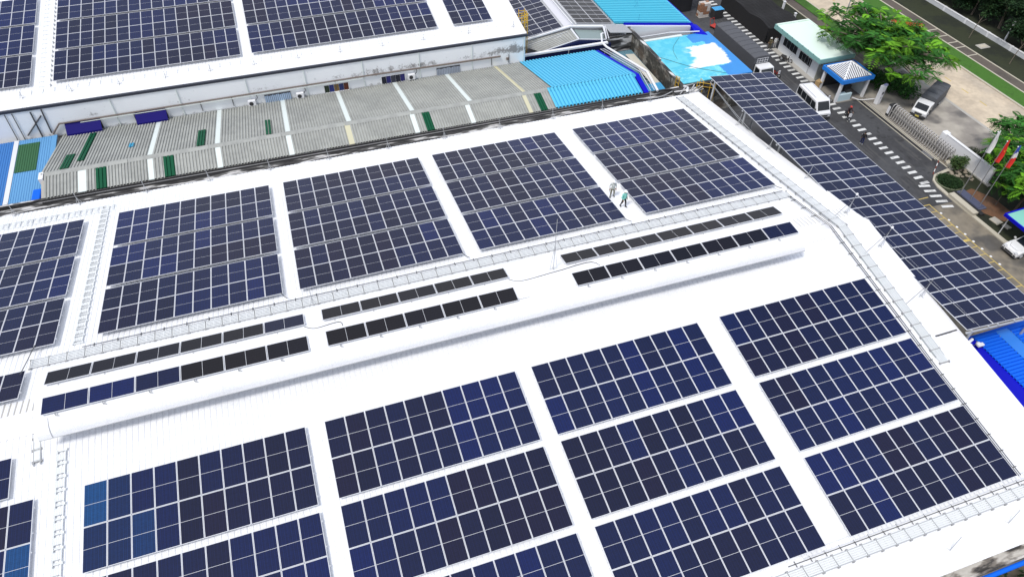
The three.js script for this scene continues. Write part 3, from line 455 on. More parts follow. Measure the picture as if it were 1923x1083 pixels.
{ const t = thing('walkway_feet', 'row of small walkway brackets below the far hall solar arrays', 'roof walkway', [0, 0, 0]); const pair = merge([box(-0.02, 0.02, 0, 0.1, -0.25, 0.25), box(-0.12, 0.12, 0.1, 0.12, -0.26, -0.22), box(-0.05, 0.05, 0, 0.12, 0.2, 0.26)]);
  for (let k = 0; k < 50; k++) { const m = mesh('bracket', pair, M.grate, t); m.position.set(-10.5 + k, uY(-41.2), -41.2); m.rotation.x = UA; } }
{ const t = thing('walkway_feet', 'double row of small brackets in the aisle of the far hall roof', 'roof walkway', [0, 0, 0]); const g = box(-0.25, 0.25, 0, 0.1, -0.02, 0.02), h = merge([box(-0.04, 0.04, 0, 0.2, -0.12, 0.12)]);
  for (let k = 0; k < 22; k++) { const m = mesh('bracket', g, M.grate, t); m.position.set(-8.6, uY(-41.8 - k * 0.75), -41.8 - k * 0.75); const n = mesh('clip', h, M.zinc, t); n.position.set(-7.85, uY(-41.8 - k * 0.75), -41.8 - k * 0.75); } }
{ // yellow roof ladder cage
  const t = thing('roof_ladder', 'small yellow safety cage ladder at the right edge of the far hall roof', 'ladder', [39.45, 0, -41.6]);
  for (let k = 0; k < 4; k++) mesh('hoop', [bar([0, 9.2 + k * 0.3, -0.6], [0.7, 9.2 + k * 0.3, -0.6], 0.035), bar([0.7, 9.2 + k * 0.3, -0.6], [0.7, 9.2 + k * 0.3, 0.5], 0.035), bar([0, 9.2 + k * 0.3, 0.5], [0.7, 9.2 + k * 0.3, 0.5], 0.035)], M.yellow, t);
  for (const [x, z] of [[0, -0.6], [0.7, -0.6], [0.7, 0.5], [0, 0.5], [0.35, 0.5], [0.7, 0]]) mesh('upright', bar([x, 5, z], [x, 10.3, z], 0.04), M.yellow, t);
}

// ───────── grey lean-to between the halls ─────────
{
  const w = thing('lean_to', 'long low grey corrugated roof between the two halls with white and green strips', 'shed', [0, 0, 0]);
  const zR = -38.75, yR = 5.86, zT = -28.95, yT = 8.2, zF = -26.35, yF = 7.6, x0 = -7.9, xe = 38.45, x1 = 48.1;
  mesh('wall', prismX([[zR, 0], [zF - 0.15, 0], [zF - 0.15, yF - 0.12], [zT, yT - 0.12], [zR, yR - 0.12]], x0, x1), M.concrete, w);
  const rearAt = (a, b, m, name = 'roof_sheet', za = zR, zb = zT, lift = 0) => { const f = (z) => yR + (yT - yR) * (z - zR) / (zT - zR) + lift; mesh(name, ribbed(a, b, za, f(za), zb, f(zb), m === M.cyan ? 0.38 : 0.26, m === M.cyan ? 0.17 : m === M.green ? 0.07 : 0.085, m === M.green ? 0.3 : 0.46), m, w); };
  const frontAt = (a, b, m, name = 'roof_sheet', lift = 0) => mesh(name, name === 'pale_strip' || name === 'cream_strip' ? quadPrism(a, b, zT, yT + 0.07, zF, yF + 0.07, 0.06) : ribbed(a, b, zT, yT + lift, zF, yF + lift, m === M.cyan ? 0.38 : 0.26, m === M.cyan ? 0.17 : 0.085, m === M.green ? 0.3 : 0.46), m, w);
  const ribW = 0.02;
  // rear slope: grey fields with pale strips between them, green rooflights
  const strips = [0.72, 6.4, 12.6, 18.2, 24.25, 30.0]; let a = x0;
  for (const s of strips) { rearAt(a, s - 0.2, M.sheet); mesh('pale_strip', metres(quadsGeo([[[s - 0.22, yT + 0.05, zT], [s + 0.26, yT + 0.05, zT], [s + 0.26, yR + 0.05, zR], [s - 0.22, yR + 0.05, zR]], [[s - 0.22, yR + 0.01, zR], [s + 0.26, yR + 0.01, zR], [s + 0.26, yT + 0.01, zT], [s - 0.22, yT + 0.01, zT]]])), M.translucent, w); a = s + 0.24; }
  rearAt(a, 35.4, M.sheet); rearAt(35.4, 35.75, M.cream, 'cream_strip'); rearAt(35.75, xe, M.sheet);
  rearAt(xe, 47.5, M.cyan, 'cyan_sheet'); 
  for (const [p, q, za, zb] of [[-6.5, -5.75, -32.6, -29.3], [-5.35, -4.75, -37.6, -30.6], [4.65, 5.35, -33.4, -29.3], [10.7, 11.25, -33.2, -29.25]]) rearAt(p, q, M.green, 'green_rooflight', za, zb, 0.075);
  rearAt(-1.3, -0.85, M.cyanDeep, 'patch_sheet', -33.0, -32.0, 0.05);
  // front slope
  const fs = [[-7.6, -5.0, 0], [-5.0, -4.35, 1], [-4.35, -3.6, 0], [-3.6, -2.72, 2], [-2.72, 0.55, 0], [0.55, 1.0, 1], [1.0, 1.85, 0], [1.85, 2.75, 2], [2.75, 6.2, 0], [6.2, 6.65, 1], [6.65, 12.35, 0], [12.35, 12.8, 1], [12.8, 17.7, 0], [17.7, 18.2, 3], [18.2, 23.85, 0], [23.85, 24.3, 1], [24.3, 25.0, 0], [25.0, 25.75, 2], [25.75, 29.3, 0], [29.3, 29.75, 1], [29.75, 31.0, 0], [31.0, 31.7, 0], [31.7, 35.15, 0], [35.15, 35.55, 3], [35.55, 36.35, 0], [36.35, 37.1, 2], [37.1, 37.9, 0], [37.9, 47.3, 4]];
  for (const [p, q, k] of fs) frontAt(p, q, [M.sheet, M.translucent, M.green, M.cream, M.cyan][k], ['roof_sheet', 'pale_strip', 'green_rooflight', 'cream_strip', 'cyan_sheet'][k]);
  const ridge = (p, q, m) => mesh('ridge_cap', prismX([[zT - 0.32, yT - 0.04], [zT - 0.3, yT + 0.03], [zT, yT + 0.1], [zT + 0.3, yT + 0.02], [zT + 0.32, yT - 0.05]], p, q), m, w);
  for (const [p, q] of [[-7.5, -1], [-1, 5.7], [5.7, 12], [12, 17.75], [17.75, 24], [24, 29.7], [29.7, 35.3], [35.3, 38.0]]) ridge(p, q - 0.03, M.sheet);
  ridge(38.0, 47.6, M.cyanDeep);
  mesh('verge_trim', [prismX([[zR, yR + 0.06], [zT, yT + 0.08], [zT, yT - 0.2], [zR, yR - 0.2]], 47.5, 48.0), prismX([[zT, yT + 0.08], [zF, yF + 0.06], [zF, yF - 0.2], [zT, yT - 0.2]], 47.5, 48.0)], M.fascia, w);
  mesh('eave_trim', box(x0, x1, yF - 0.5, yF - 0.03, zF - 0.02, zF + 0.02), M.gutter, w);
  mesh('end_flashing', prismX([[-29.3, 7.7], [-29.3, 8.25], [-28.4, 8.2], [-28.4, 7.6]], x0 - 0.15, x0 + 0.2), M.white, w);
}
{ // cable tray and white duct down the lean-to verge
  const t = thing('cable_tray', 'galvanised ladder tray running down beside the blue verge of the cyan roof', 'cable tray', [0, 0, 0]);
  const P = [[48.3, 6.2, -38.4], [48.35, 8.45, -28.95], [48.3, 7.85, -26.2]];
  for (const o of [-0.2, 0.2]) mesh('rail', chain(P.map(([x, y, z]) => [x + o, y, z]), 0.03, 5), M.alu, t);
  const g = []; for (const [a, b] of [[P[0], P[1]], [P[1], P[2]]]) { const n = Math.round((b[2] - a[2]) / 0.45); for (let k = 0; k < n; k++) { const f = k / n, c = a.map((v, i) => v + (b[i] - v) * f); g.push(bar([c[0] - 0.2, c[1], c[2]], [c[0] + 0.2, c[1], c[2]], 0.02, 4)); } } mesh('rung', g, M.zinc, t);
  const d = thing('white_duct', 'thick white duct beside the ladder tray, bending up over the roof peak', 'duct', [0, 0, 0]);
  mesh('duct_run', chain([[48.9, 6.2, -39.6], [48.9, 6.3, -38.4], [48.95, 8.35, -28.95], [48.9, 7.7, -26.2]], 0.13, 8), M.white, d); mesh('riser', chain([[48.9, 6.2, -39.7], [48.9, 7.0, -40.2], [49.4, 6.75, -40.8]], 0.12, 8), M.white, d);
}
// low blue roof at the left end
{
  const w = thing('blue_shed', 'low pale blue shed roof with a green rooflight at the far left', 'shed', [0, 0, 0]);
  const y = (z) => 6.2 + (z + 38) * -0.055;
  mesh('wall', prismX([[-38.3, 0], [-26.9, 0], [-26.9, y(-26.9) - 0.1], [-38.3, y(-38.3) - 0.1]], -25, -8.3), M.concrete, w);
  const s = (a, b, m, name, za = -38.3, zb = -26.8, l = 0) => mesh(name, ribbed(a, b, za, y(za) + l, zb, y(zb) + l, 0.2, 0.03, 0.3), m, w);
  s(-25, -11.95, M.blueLow, 'roof_sheet'); s(-11.55, -9.55, M.sky, 'roof_sheet'); s(-9.55, -8.55, M.sky, 'roof_sheet');
  mesh('ridge_flashing', metres(quadsGeo([[[-11.95, y(-26.8) + 0.07, -26.8], [-11.55, y(-26.8) + 0.07, -26.8], [-11.55, y(-38.3) + 0.07, -38.3], [-11.95, y(-38.3) + 0.07, -38.3]]])), M.alu, w);
  s(-11.5, -9.7, vivid([0.045, 0.13, 0.06]), 'green_rooflight', -37.6, -33.4, 0.035);
  mesh('verge_trim', quadPrism(-8.62, -8.3, -38.3, y(-38.3) + 0.05, -26.8, y(-26.8) + 0.05, 0.25), M.sky, w);
  mesh('blue_tarp', [rbox(-8.9, -8.2, 6.0, 7.2, -28.6, -26.9, 0.12)], M.blueRoof, w);
}

// ───────── solar hall in the upper middle (grey and cyan roof, gable front) ─────────
{
  const w = thing('gable_hall', 'hall behind with dark solar roof left, cyan ribbed roof right and small pale gable', 'hall', [0, 0, 0]);
  const xr = 45.85, yr = 7.35, t = Math.tan(8.2 * D2R), y = (x) => yr - t * Math.abs(x - xr), zf = -42.6;
  mesh('wall', prismZ([[39.3, 0], [62.5, 0], [62.5, y(62.5) - 0.12], [xr, yr - 0.12], [39.3, y(39.3) - 0.12]], -90, zf - 0.1), M.white, w);
  mesh('grey_roof', ribbed(-90, zf, 39.3, y(39.3), xr, yr, 0.3, 0.03, 0.3, true), M.zinc, w);
  mesh('grey_roof', ribbed(-90, zf, 52.0, y(52.0), xr, yr, 0.3, 0.03, 0.3, true), M.zinc, w);
  mesh('cyan_roof', ribbed(-90, -43.1, 62.4, y(62.4), 51.9, y(51.9) + 0.0, 0.5, 0.24, 0.5, true), vivid([0.085, 0.50, 0.66]), w);
  mesh('side_trim', prismZ([[62.0, y(62.0) + 0.08], [62.75, y(62.75) + 0.08], [62.75, y(62.75) - 0.3], [62.0, y(62.0) - 0.3]], -90, -43.1), M.cyan, w);
  mesh('edge_trim', prismZ([[62.75, y(62.75) + 0.1], [63.4, y(62.75) - 0.35], [63.4, y(62.75) - 0.55], [62.75, y(62.75) - 0.3]], -90, -43.0), M.fascia, w);
  mesh('ridge_cap', [prismZ([[xr - 0.62, y(xr - 0.62) + 0.05], [xr, yr + 0.14], [xr + 0.62, y(xr - 0.62) + 0.05], [xr, yr - 0.1]], -90, zf)], std([0.62, 0.62, 0.66], 0.5), w);
  mesh('ridge_rail', [bar([xr + 0.35, yr + 0.2, -90], [xr + 0.35, yr + 0.2, zf + 0.1], 0.06), bar([xr + 0.85, yr + 0.1, -90], [xr + 0.85, yr + 0.1, zf + 0.1], 0.05)], M.white, w);
  // gable band and small front roof
  const band = (xa, ya, xb, yb, za, zb, hh) => prismZ([[xa, ya], [xb, yb], [xb, yb - hh], [xa, ya - hh]], za, zb);
  mesh('gable_band', [band(39.4, y(39.4) - 0.0, xr, yr + 0.06, -42.6, -42.3, 0.16), band(xr, yr + 0.06, 50.2, y(50.2) + 0.06, -42.6, -42.3, 0.16)], M.white, w);
  mesh('front_roof', metres(quadsGeo([[[39.4, 6.15, -42.3], [xr, 7.0, -42.3], [46.2, 6.62, -40.5], [41.6, 5.9, -40.3]]])), M.sheet, w);
  for (let k = 0; k < 16; k++) mesh('rib', bar([39.6 + k * 0.4, 6.2 + k * 0.053, -42.3], [41.8 + k * 0.28, 5.97 + k * 0.043, -40.34], 0.03, 5), M.bracket, w);
  mesh('rooflight', metres(quadsGeo([[[xr + 0.5, 6.93, -42.3], [50.0, 6.35, -42.2], [49.5, 6.16, -40.35], [46.5, 6.6, -40.5]]])), std([0.24, 0.30, 0.29], 0.25), w);
  mesh('lower_band', [bar([41.8, 5.95, -40.25], [46.25, 6.66, -40.45], 0.06, 6), bar([46.25, 6.66, -40.45], [49.7, 6.18, -40.3], 0.06, 6), bar([46.25, 6.66, -40.45], [xr + 0.1, 7.1, -42.2], 0.12, 6), bar([49.7, 6.2, -40.3], [50.2, 6.75, -42.3], 0.1, 6), bar([39.4, 5.95, -41.7], [45.4, 6.95, -42.0], 0.025, 5), bar([39.4, 5.75, -41.4], [44.6, 6.7, -41.7], 0.035, 5)], M.alu, w);
  mesh('corner_tray', [-0.16, 0.16].map((o) => bar([49.8 + o, 6.3, -40.2], [50.2 + o, 6.8, -42.3], 0.05)), M.alu, w);
  mesh('navy_wall', [box(39.15, 50.0, 0, 6.0, -39.9, -39.6), prismZ([[41.6, 5.9], [46.2, 6.6], [49.6, 6.15], [49.6, 5.9]], -40.3, -40.1)], M.navy, w);
  mesh('gutter_beam', box(38.4, 49.6, 6.02, 6.22, -39.9, -39.55), M.white, w);
  mesh('wall_pipe', [bar([44.7, 4.5, -39.55], [44.7, 6.0, -39.55], 0.05), bar([49.3, 4.5, -39.55], [49.3, 6.0, -39.55], 0.03)], M.zinc, w);
  mesh('corner_roof', ribbed(-42.7, -40.7, 53.2, y(53.2) - 0.02, 50.3, y(50.3) - 0.02, 0.3, 0.05, 0.3, true), M.zinc, w); mesh('corner_wall', metres(box(50.0, 53.24, 0, 6.1, -40.95, -40.75)), M.gutter, w);
  // blue fascia and white wall under the cyan front edge
  mesh('blue_fascia', [prismZ([[53.2, y(53.2) + 0.12], [62.7, y(62.7) + 0.12], [62.7, y(62.7) - 0.55], [53.2, y(53.2) - 0.5]], -43.25, -43.0)], M.fascia, w);
  mesh('front_wall', prismZ([[53.6, 3.9], [62.4, 3.9], [62.4, y(62.4) - 0.52], [53.6, y(53.6) - 0.48]], -43.3, -43.15), M.white, w);
  mesh('corner_awning', [quadsGeo([[[62.4, y(62.4) + 0.1, -43.1], [63.4, 4.75, -43.1], [63.7, 4.55, -40.2], [62.3, 4.6, -41.2]], [[62.4, y(62.4) - 0.6, -43.1], [62.4, y(62.4) + 0.1, -43.1], [62.3, 4.6, -41.2], [62.3, 4.4, -41.2]]])], M.fascia, w);
  mesh('front_pipe', [bar([54.5, 4.72, -42.2], [59, 4.78, -42.1], 0.07), bar([59, 4.85, -42.0], [62.8, 4.8, -41.3], 0.08)], M.alu, w);
  mesh('roof_rod', [chain([[55.4, y(55.4), -43.6], [55.5, y(55.4) + 0.9, -43.7]], 0.02), chain([[56.6, y(56.6), -47.4], [57, y(56.6) + 0.9, -47.2], [57.4, y(56.6) + 1.0, -49.4]], 0.02)], M.cyanDeep, w);
  // solar arrays on the two slopes
  const arr = (label, xa, dir, cols, rows, z1) => { const a = thing('solar_array', label, 'solar array', [0, 0, 0], 0, 'solar arrays on the gable hall'); const ang = -dir * 8.2 * D2R;
    for (let r = 0; r < rows; r++) for (let c = 0; c < cols; c++) { const d = (c + 0.5) * 2.36; const x = xa + dir * Math.cos(ang) * d; putPanel(a, x, y(x) + 0.14, z1 - (r + 0.5) * 1.15, 0, Math.PI / 2, 0, dir < 0 ? pick(cells) : pick(blackCells)).rotation.set(0, Math.PI / 2, ang, 'ZYX'); } 
    mesh('mounting_rail', [box(0, 0.05, 0, 0.05, z1 - rows * 1.15, z1).translate(xa + dir * 0.5, y(xa + dir * 0.5) + 0.05, 0), box(0, 0.05, 0, 0.05, z1 - rows * 1.15, z1).translate(xa + dir * 2, y(xa + dir * 2) + 0.05, 0)], M.zinc, a); return a; };
  arr('dark solar array on the left slope of the gable hall, behind the white hall edge', 44.95, -1, 3, 12, -42.5);
  arr('brown-grey solar array on the right slope of the gable hall, beside the cyan roof', 46.95, 1, 2, 12, -43.0);
}

// ───────── flat painted roof, stained concrete wall, bits between ─────────
{
  const w = thing('flat_roof_building', 'low building with a flat cyan roof, big white paint patch and bright blue border', 'building', [0, 0, 0]);
  const g = clean(box(54.2, 64.1, 4.35, 4.6, -41.3, -31.2)); const p = g.attributes.position, uv = g.attributes.uv; for (let i = 0; i < p.count; i++) uv.setXY(i, (p.getX(i) - 55) / 9.2, (-31.2 - p.getZ(i)) / 9.8);
  mesh('roof', g, mapped(paintTex, 0.5), w); mesh('wall', metres(box(54.4, 63.8, 0, 4.34, -41.2, -31.6)), M.mould, w);
  mesh('roof_cable', [tube([[55.4, 4.63, -37.2], [57.8, 4.63, -34.3], [61.0, 4.63, -31.8]], 0.02, 20, 4), tube([[59.9, 4.63, -41.0], [57.8, 4.63, -38.6], [57.1, 4.63, -36.2]], 0.015, 20, 4)], M.wire, w);
  mesh('front_edge', metres(box(54.6, 60, 3.9, 4.5, -31.2, -30.9)), M.gutter, w);
  mesh('edge_strip', box(54.4, 60.4, 4.6, 4.7, -41.5, -41.1), M.translucent, w);
}
{
  const w = thing('stained_wall', 'black-streaked concrete parapet wall beside the flat cyan roof', 'wall', [0, 0, 0]);
  mesh('wall_body', [metres(box(53.25, 53.6, 0, 6.25, -42.2, -34.1)), metres(box(53.25, 53.55, 0, 6.15, -34.1, -28.2))], M.mould, w);
  mesh('coping', [box(53.22, 53.63, 6.25, 6.32, -42.2, -34.1), box(53.22, 53.58, 6.15, 6.2, -34.1, -28.2)], M.gutter, w); mesh('pilaster', metres(box(53.1, 53.25, 0, 6.2, -34.3, -33.9)), M.mould, w);
}
{
  const w = thing('alley_roof', 'narrow teal roof strip in the alley with a tilted cream sheet lying on it', 'roof', [0, 0, 0]);
  mesh('roof_sheet', ribbed(49.6, 53.2, -40.4, 4.3, -30.6, 4.1, 0.25, 0.04, 0.3), std([0.12, 0.24, 0.30], 0.6), w); mesh('roof_sheet', ribbed(49.7, 51.6, -30.3, 5.9, -26.8, 5.7, 0.25, 0.04, 0.3), std([0.045, 0.29, 0.50], 0.5), w);
  mesh('wall', metres(box(49.3, 53.1, 0, 4.0, -40, -27)), M.mould, w);
  tag(mesh('cream_sheet', [new THREE.BoxGeometry(1.1, 0.06, 7.2).rotateZ(-0.1).translate(52.3, 4.6, -35.4)], std([0.60, 0.57, 0.48], 0.7)), 'long cream sheet leaning on the teal strip at the foot of the streaked wall', 'sheet');
  mesh('gutter_pipe', tube([[46.5, 7.3, -26.0], [49, 7.2, -25.8], [51, 7.4, -26.2], [53, 7.3, -26.4]], 0.06, 24, 6), M.zinc, w);
}
{
  const r = thing('yellow_rail', 'yellow guard rail at the back corner of the white roof beside the canopy', 'guard rail', [53.6, 0, -25.4]);
  for (const [x, z] of [[0, 0], [0.5, 0.5], [0.9, 0.8], [0, -0.6], [-0.6, -0.2]]) mesh('post', bar([x, 5, z], [x, 8.4, z], 0.035), M.yellow, r); mesh('rail', [bar([-0.6, 8.3, -0.2], [0.9, 8.3, 0.8], 0.035), bar([-0.6, 7.9, -0.2], [0.9, 7.9, 0.8], 0.03), bar([0, 8.35, -0.6], [0, 8.35, 0], 0.03)], M.yellow, r);
  const l = thing('yellow_ladder', 'short yellow ladder on the end of the streaked concrete wall', 'ladder', [53.0, 0, -29.5]); mesh('stile', bar([0, 4, 0], [0, 6.9, 0], 0.045), M.yellow, l); mesh('stile', bar([0.1, 4, 0.5], [0.1, 6.9, 0.5], 0.045), M.yellow, l); for (let k = 0; k < 6; k++) mesh('rung', bar([0, 4.5 + k * 0.42, 0], [0.1, 4.5 + k * 0.42, 0.5], 0.025), M.yellow, l);
  const b = thing('roof_junk', 'cream cowl and scraps on the front corner of the flat cyan roof', 'vent cowl', [55.0, 4.6, -32.4]); mesh('cowl', new THREE.SphereGeometry(0.38, 10, 7).scale(1.2, 0.7, 0.8), M.cream, b); mesh('stub', bar([-0.5, -0.05, 0.1], [-0.2, 0.1, 0.3], 0.14, 8), M.white, b);
  const d = thing('white_downpipe', 'fat white pipe joining the streaked wall to the white roof corner', 'pipe', [0, 0, 0]); mesh('pipe', chain([[53.3, 6.3, -28.2], [52.4, 7.4, -26.2], [51.0, 8.5, -24.2]], 0.14, 8), M.white, d);
  const e = thing('pipe_bundle', 'tangle of grey pipes and valves at the back corner of the white roof', 'pipes', [0, 0, 0]); for (let k = 0; k < 7; k++) mesh('pipe', bar([50.9 + k * 0.34, 7.6, -25.1 + 0.2 * Math.sin(k * 3)], [51.1 + k * 0.33, 8.5 + 0.2 * Math.sin(k * 5), -24.4 - 0.4 * Math.cos(k * 2)], 0.05), k % 3 ? M.zinc : M.white, e); mesh('plinth', metres(box(50.6, 53.2, 6.0, 7.5, -26.3, -24.3)), M.gutter, e);
}
// blue roof at the right edge
{
  const w = thing('blue_roof_building', 'low building with a bright blue ribbed roof and dark blue fascia at the right edge', 'building', [0, 0, 0]);
  mesh('wall', metres(box(54.8, 75, 0, 7.6, 10.4, 40)), M.dark, w); mesh('roof_sheet', ribbed(9.9, 40, 56.9, 7.93, 54.9, 8.0, 0.26, 0.09, 0.4, true), M.blueRoof, w); mesh('roof_sheet', ribbed(9.9, 40, 75, 7.6, 58.0, 7.9, 0.26, 0.09, 0.4, true), M.blueRoof, w);
  mesh('flashing', quadsGeo([[[56.9, 7.99, 9.9], [58.0, 7.96, 9.9], [58.0, 7.96, 40], [56.9, 7.99, 40]]]), std([0.02, 0.20, 0.70], 0.4), w);
  mesh('fascia', [prismZ([[54.05, 7.55], [54.75, 8.02], [54.9, 8.02], [54.9, 7.3], [54.2, 7.3]], 9.85, 40)], M.fascia, w); mesh('end_trim', box(54.6, 75, 7.45, 7.98, 9.7, 9.9), M.blueRoof, w);
  mesh('downpipe', [bar([51.3, 8.7, 10.9], [54.2, 8.05, 10.4], 0.16, 8), bar([50.2, 9.4, 11.6], [53.2, 9.45, 10.7], 0.1, 8)], M.white, w);
  const l = thing('flood_light', 'small white floodlight on a bent arm at the corner of the blue roof', 'floodlight', [54.4, 8.0, 10.6]); mesh('lamp_head', [new THREE.SphereGeometry(0.16, 10, 7).translate(0.1, 0.35, 0), rbox(-0.1, 0.4, 0.3, 0.45, 0.0, 0.25, 0.03)], M.white, l); mesh('arm', chain([[0, 0.3, 0], [-1.9, 1.2, 0.3], [-2.9, 1.4, 1.6]], 0.03, 6), M.wire, l);
}
// ───────── guard house and gate ─────────
{
  const w = thing('guard_house', 'guard house with flat mint-white roof and teal fascia beside the inner road', 'guard house', [0, 0, 0]);
  const x0 = 76.0, x1 = 79.6, z0 = -41.9, z1 = -33.9, h = 2.95;
  mesh('wall', [box(x0, x0 + 0.15, 0, h, z0, z1), box(x1 - 0.15, x1, 0, h, z0, z1), box(x0 + 0.15, x1 - 0.15, 0, h, z0, z0 + 0.15), box(x0 + 0.15, x1 - 0.15, 0, h, z1 - 0.15, z1)], std([0.72, 0.74, 0.75], 0.7), w);
  const roof = mesh('roof', rbox(75.05, 80.05, 3.28, 3.36, -42.55, -32.95, 0.03), M.mint, w);
  mesh('fascia', [box(75.0, 75.1, 2.85, 3.4, -42.6, -32.9), box(80.0, 80.1, 2.85, 3.4, -42.6, -32.9), box(75.1, 80.0, 2.85, 3.4, -42.6, -42.5), box(75.1, 80.0, 2.85, 3.4, -33.0, -32.9)], M.teal, w);
  mesh('roof_kerb', [box(75.15, 80.0, 3.36, 3.48, -42.5, -42.25), box(79.75, 80.0, 3.36, 3.48, -42.25, -33)], M.mint, w);
  for (let k = 0; k < 9; k++) mesh('bracket', bar([74.98, 3.36, -42 + k * 1.1], [74.98, 3.5, -42 + k * 1.1], 0.03, 5), M.wire, w);
  for (const [a, b, ya, yb] of [[-41.2, -38.3, 1.15, 2.25], [-37.7, -35.2, 1.05, 2.1]]) { const f = mesh('window', [box(x0 - 0.06, x0, ya - 0.06, ya, a, b), box(x0 - 0.06, x0, yb, yb + 0.06, a, b)], M.white, w); for (let k = 0; k < 4; k++) mesh('pane', box(x0 - 0.03, x0 + 0.01, ya, yb, a + k * (b - a) / 4 + 0.03, a + (k + 1) * (b - a) / 4 - 0.03), M.glass, f); }
  mesh('wall_pipe', bar([x0 - 0.05, 0, -35.4], [x0 - 0.05, 2.8, -35.4], 0.035), M.zinc, w); mesh('wall_lamp', rbox(x0 - 0.25, x0, 2.3, 2.55, -34.6, -34.2, 0.03), M.plastic, w); mesh('step', box(75.3, 76, 0, 0.12, -42.3, -33.5), M.concrete, w);
}
{
  const w = thing('gate_kiosk', 'small gate kiosk with a pyramid metal roof and bright blue edge', 'kiosk', [0, 0, 0]);
  const a = [75.1, -32.3], b = [79.6, -28.4], ap = [77.5, 3.95, -30.7], y = 2.95;
  const e = [[a[0] + 0.35, y + 0.02, a[1] + 0.3], [b[0] - 0.35, y + 0.02, a[1] + 0.3], [b[0] - 0.35, y + 0.02, b[1] - 0.3], [a[0] + 0.35, y + 0.02, b[1] - 0.3]];
  for (let k = 0; k < 4; k++) { const p = e[k], q = e[(k + 1) % 4]; const tri = new THREE.BufferGeometry(); tri.setAttribute('position', new THREE.BufferAttribute(new Float32Array([...q, ...p, ...ap]), 3)); tri.computeVertexNormals(); const f = mesh('roof_face', tri, std([0.13, 0.135, 0.145], 0.6), w);
    mesh('hip_cap', bar(p, [ap[0], ap[1] + 0.03, ap[2]], 0.09, 6), M.white, w);
    for (let i = 1; i < 13; i++) { const t = i / 13, s = [0, 1, 2].map((c) => p[c] + (q[c] - p[c]) * t), k2 = t < 0.5 ? t * 2 : 2 - 2 * t, tp = [0, 1, 2].map((c) => s[c] + (ap[c] - (p[c] + q[c]) / 2) * k2); mesh('rib', bar([s[0], s[1] + 0.02, s[2]], [tp[0], tp[1] + 0.02, tp[2]], 0.085, 4), M.alu, f); } }
  const bl = std([0.02, 0.22, 0.72], 0.45); mesh('blue_fascia', [box(a[0], a[0] + 0.14, 2.55, 3.05, a[1], b[1]), box(b[0] - 0.14, b[0], 2.55, 3.05, a[1], b[1]), box(a[0] + 0.14, b[0] - 0.14, 2.55, 3.05, a[1], a[1] + 0.14), box(a[0] + 0.14, b[0] - 0.14, 2.55, 3.05, b[1] - 0.14, b[1])], bl, w);
  mesh('gutter', slab([[a[0] + 0.14, a[1] + 0.14], [b[0] - 0.14, a[1] + 0.14], [b[0] - 0.14, b[1] - 0.14], [a[0] + 0.14, b[1] - 0.14]], 2.95, 0.06), M.wire, w);
  for (const [x, z] of [[75.4, -28.75], [79.2, -28.75], [75.4, -31.9], [79.2, -31.9]]) mesh('post', box(x - 0.14, x + 0.14, 0, 2.55, z - 0.14, z + 0.14), M.white, w);
  mesh('counter', rbox(75.5, 77.4, 0, 1.0, -29.2, -28.6, 0.06), std([0.52, 0.66, 0.70], 0.6), w); mesh('door', box(75.9, 76.8, 0, 2.1, -33.85, -33.8), std([0.6, 0.62, 0.55], 0.6), w); mesh('inner_wall', box(75.6, 79.3, 0, 2.6, -32.3, -32.2), M.plastic, w); mesh('side_panel', box(79.3, 79.4, 0, 1.9, -31.4, -28.7), M.translucent, w);
  mesh('chain', tube([[77.4, 0.5, -28.4], [78.3, 0.25, -28.0], [79.9, 0.45, -27.4]], 0.06, 20, 5), M.white, w);
  mesh('floor_slab', box(75.4, 79.6, 0.004, 0.1, -32.3, -28.4), M.drive, w);
  mesh('monitor', rbox(76.6, 77.3, 1.0, 1.45, -29.1, -28.8, 0.04), M.plastic, w); mesh('desk', rbox(77.6, 78.6, 0.1, 0.95, -30.8, -30.2, 0.05), M.plastic, w);
}
{
  const b = thing('card_box', 'brown cardboard box leaning by the kiosk door behind the van', 'box', [75.3, 0, -32.2], 0.4); mesh('carton', rbox(-0.4, 0.4, 0, 1.0, -0.3, 0.3, 0.02), std([0.42, 0.28, 0.13], 0.8), b); mesh('flap', new THREE.BoxGeometry(0.8, 0.02, 0.3).rotateX(0.5).translate(0, 1.06, 0.35), std([0.42, 0.28, 0.13], 0.8), b);
  const p = thing('gate_pillar', 'tall white barrier pillar with a small dark panel beside the kiosk', 'pillar', [80.05, 0, -27.0], 0.15); mesh('column', rbox(-0.3, 0.3, 0, 2.4, -0.25, 0.25, 0.06), M.white, p); mesh('panel', rbox(-0.13, 0.13, 1.35, 1.7, 0.24, 0.28, 0.02), M.wire, p); mesh('lamp', rbox(0.1, 0.5, 2.3, 2.55, -0.15, 0.15, 0.05), std([0.45, 0.45, 0.72], 0.5), p); mesh('slot', box(-0.1, 0.1, 0.8, 1.0, 0.245, 0.262), M.zinc, p);
}
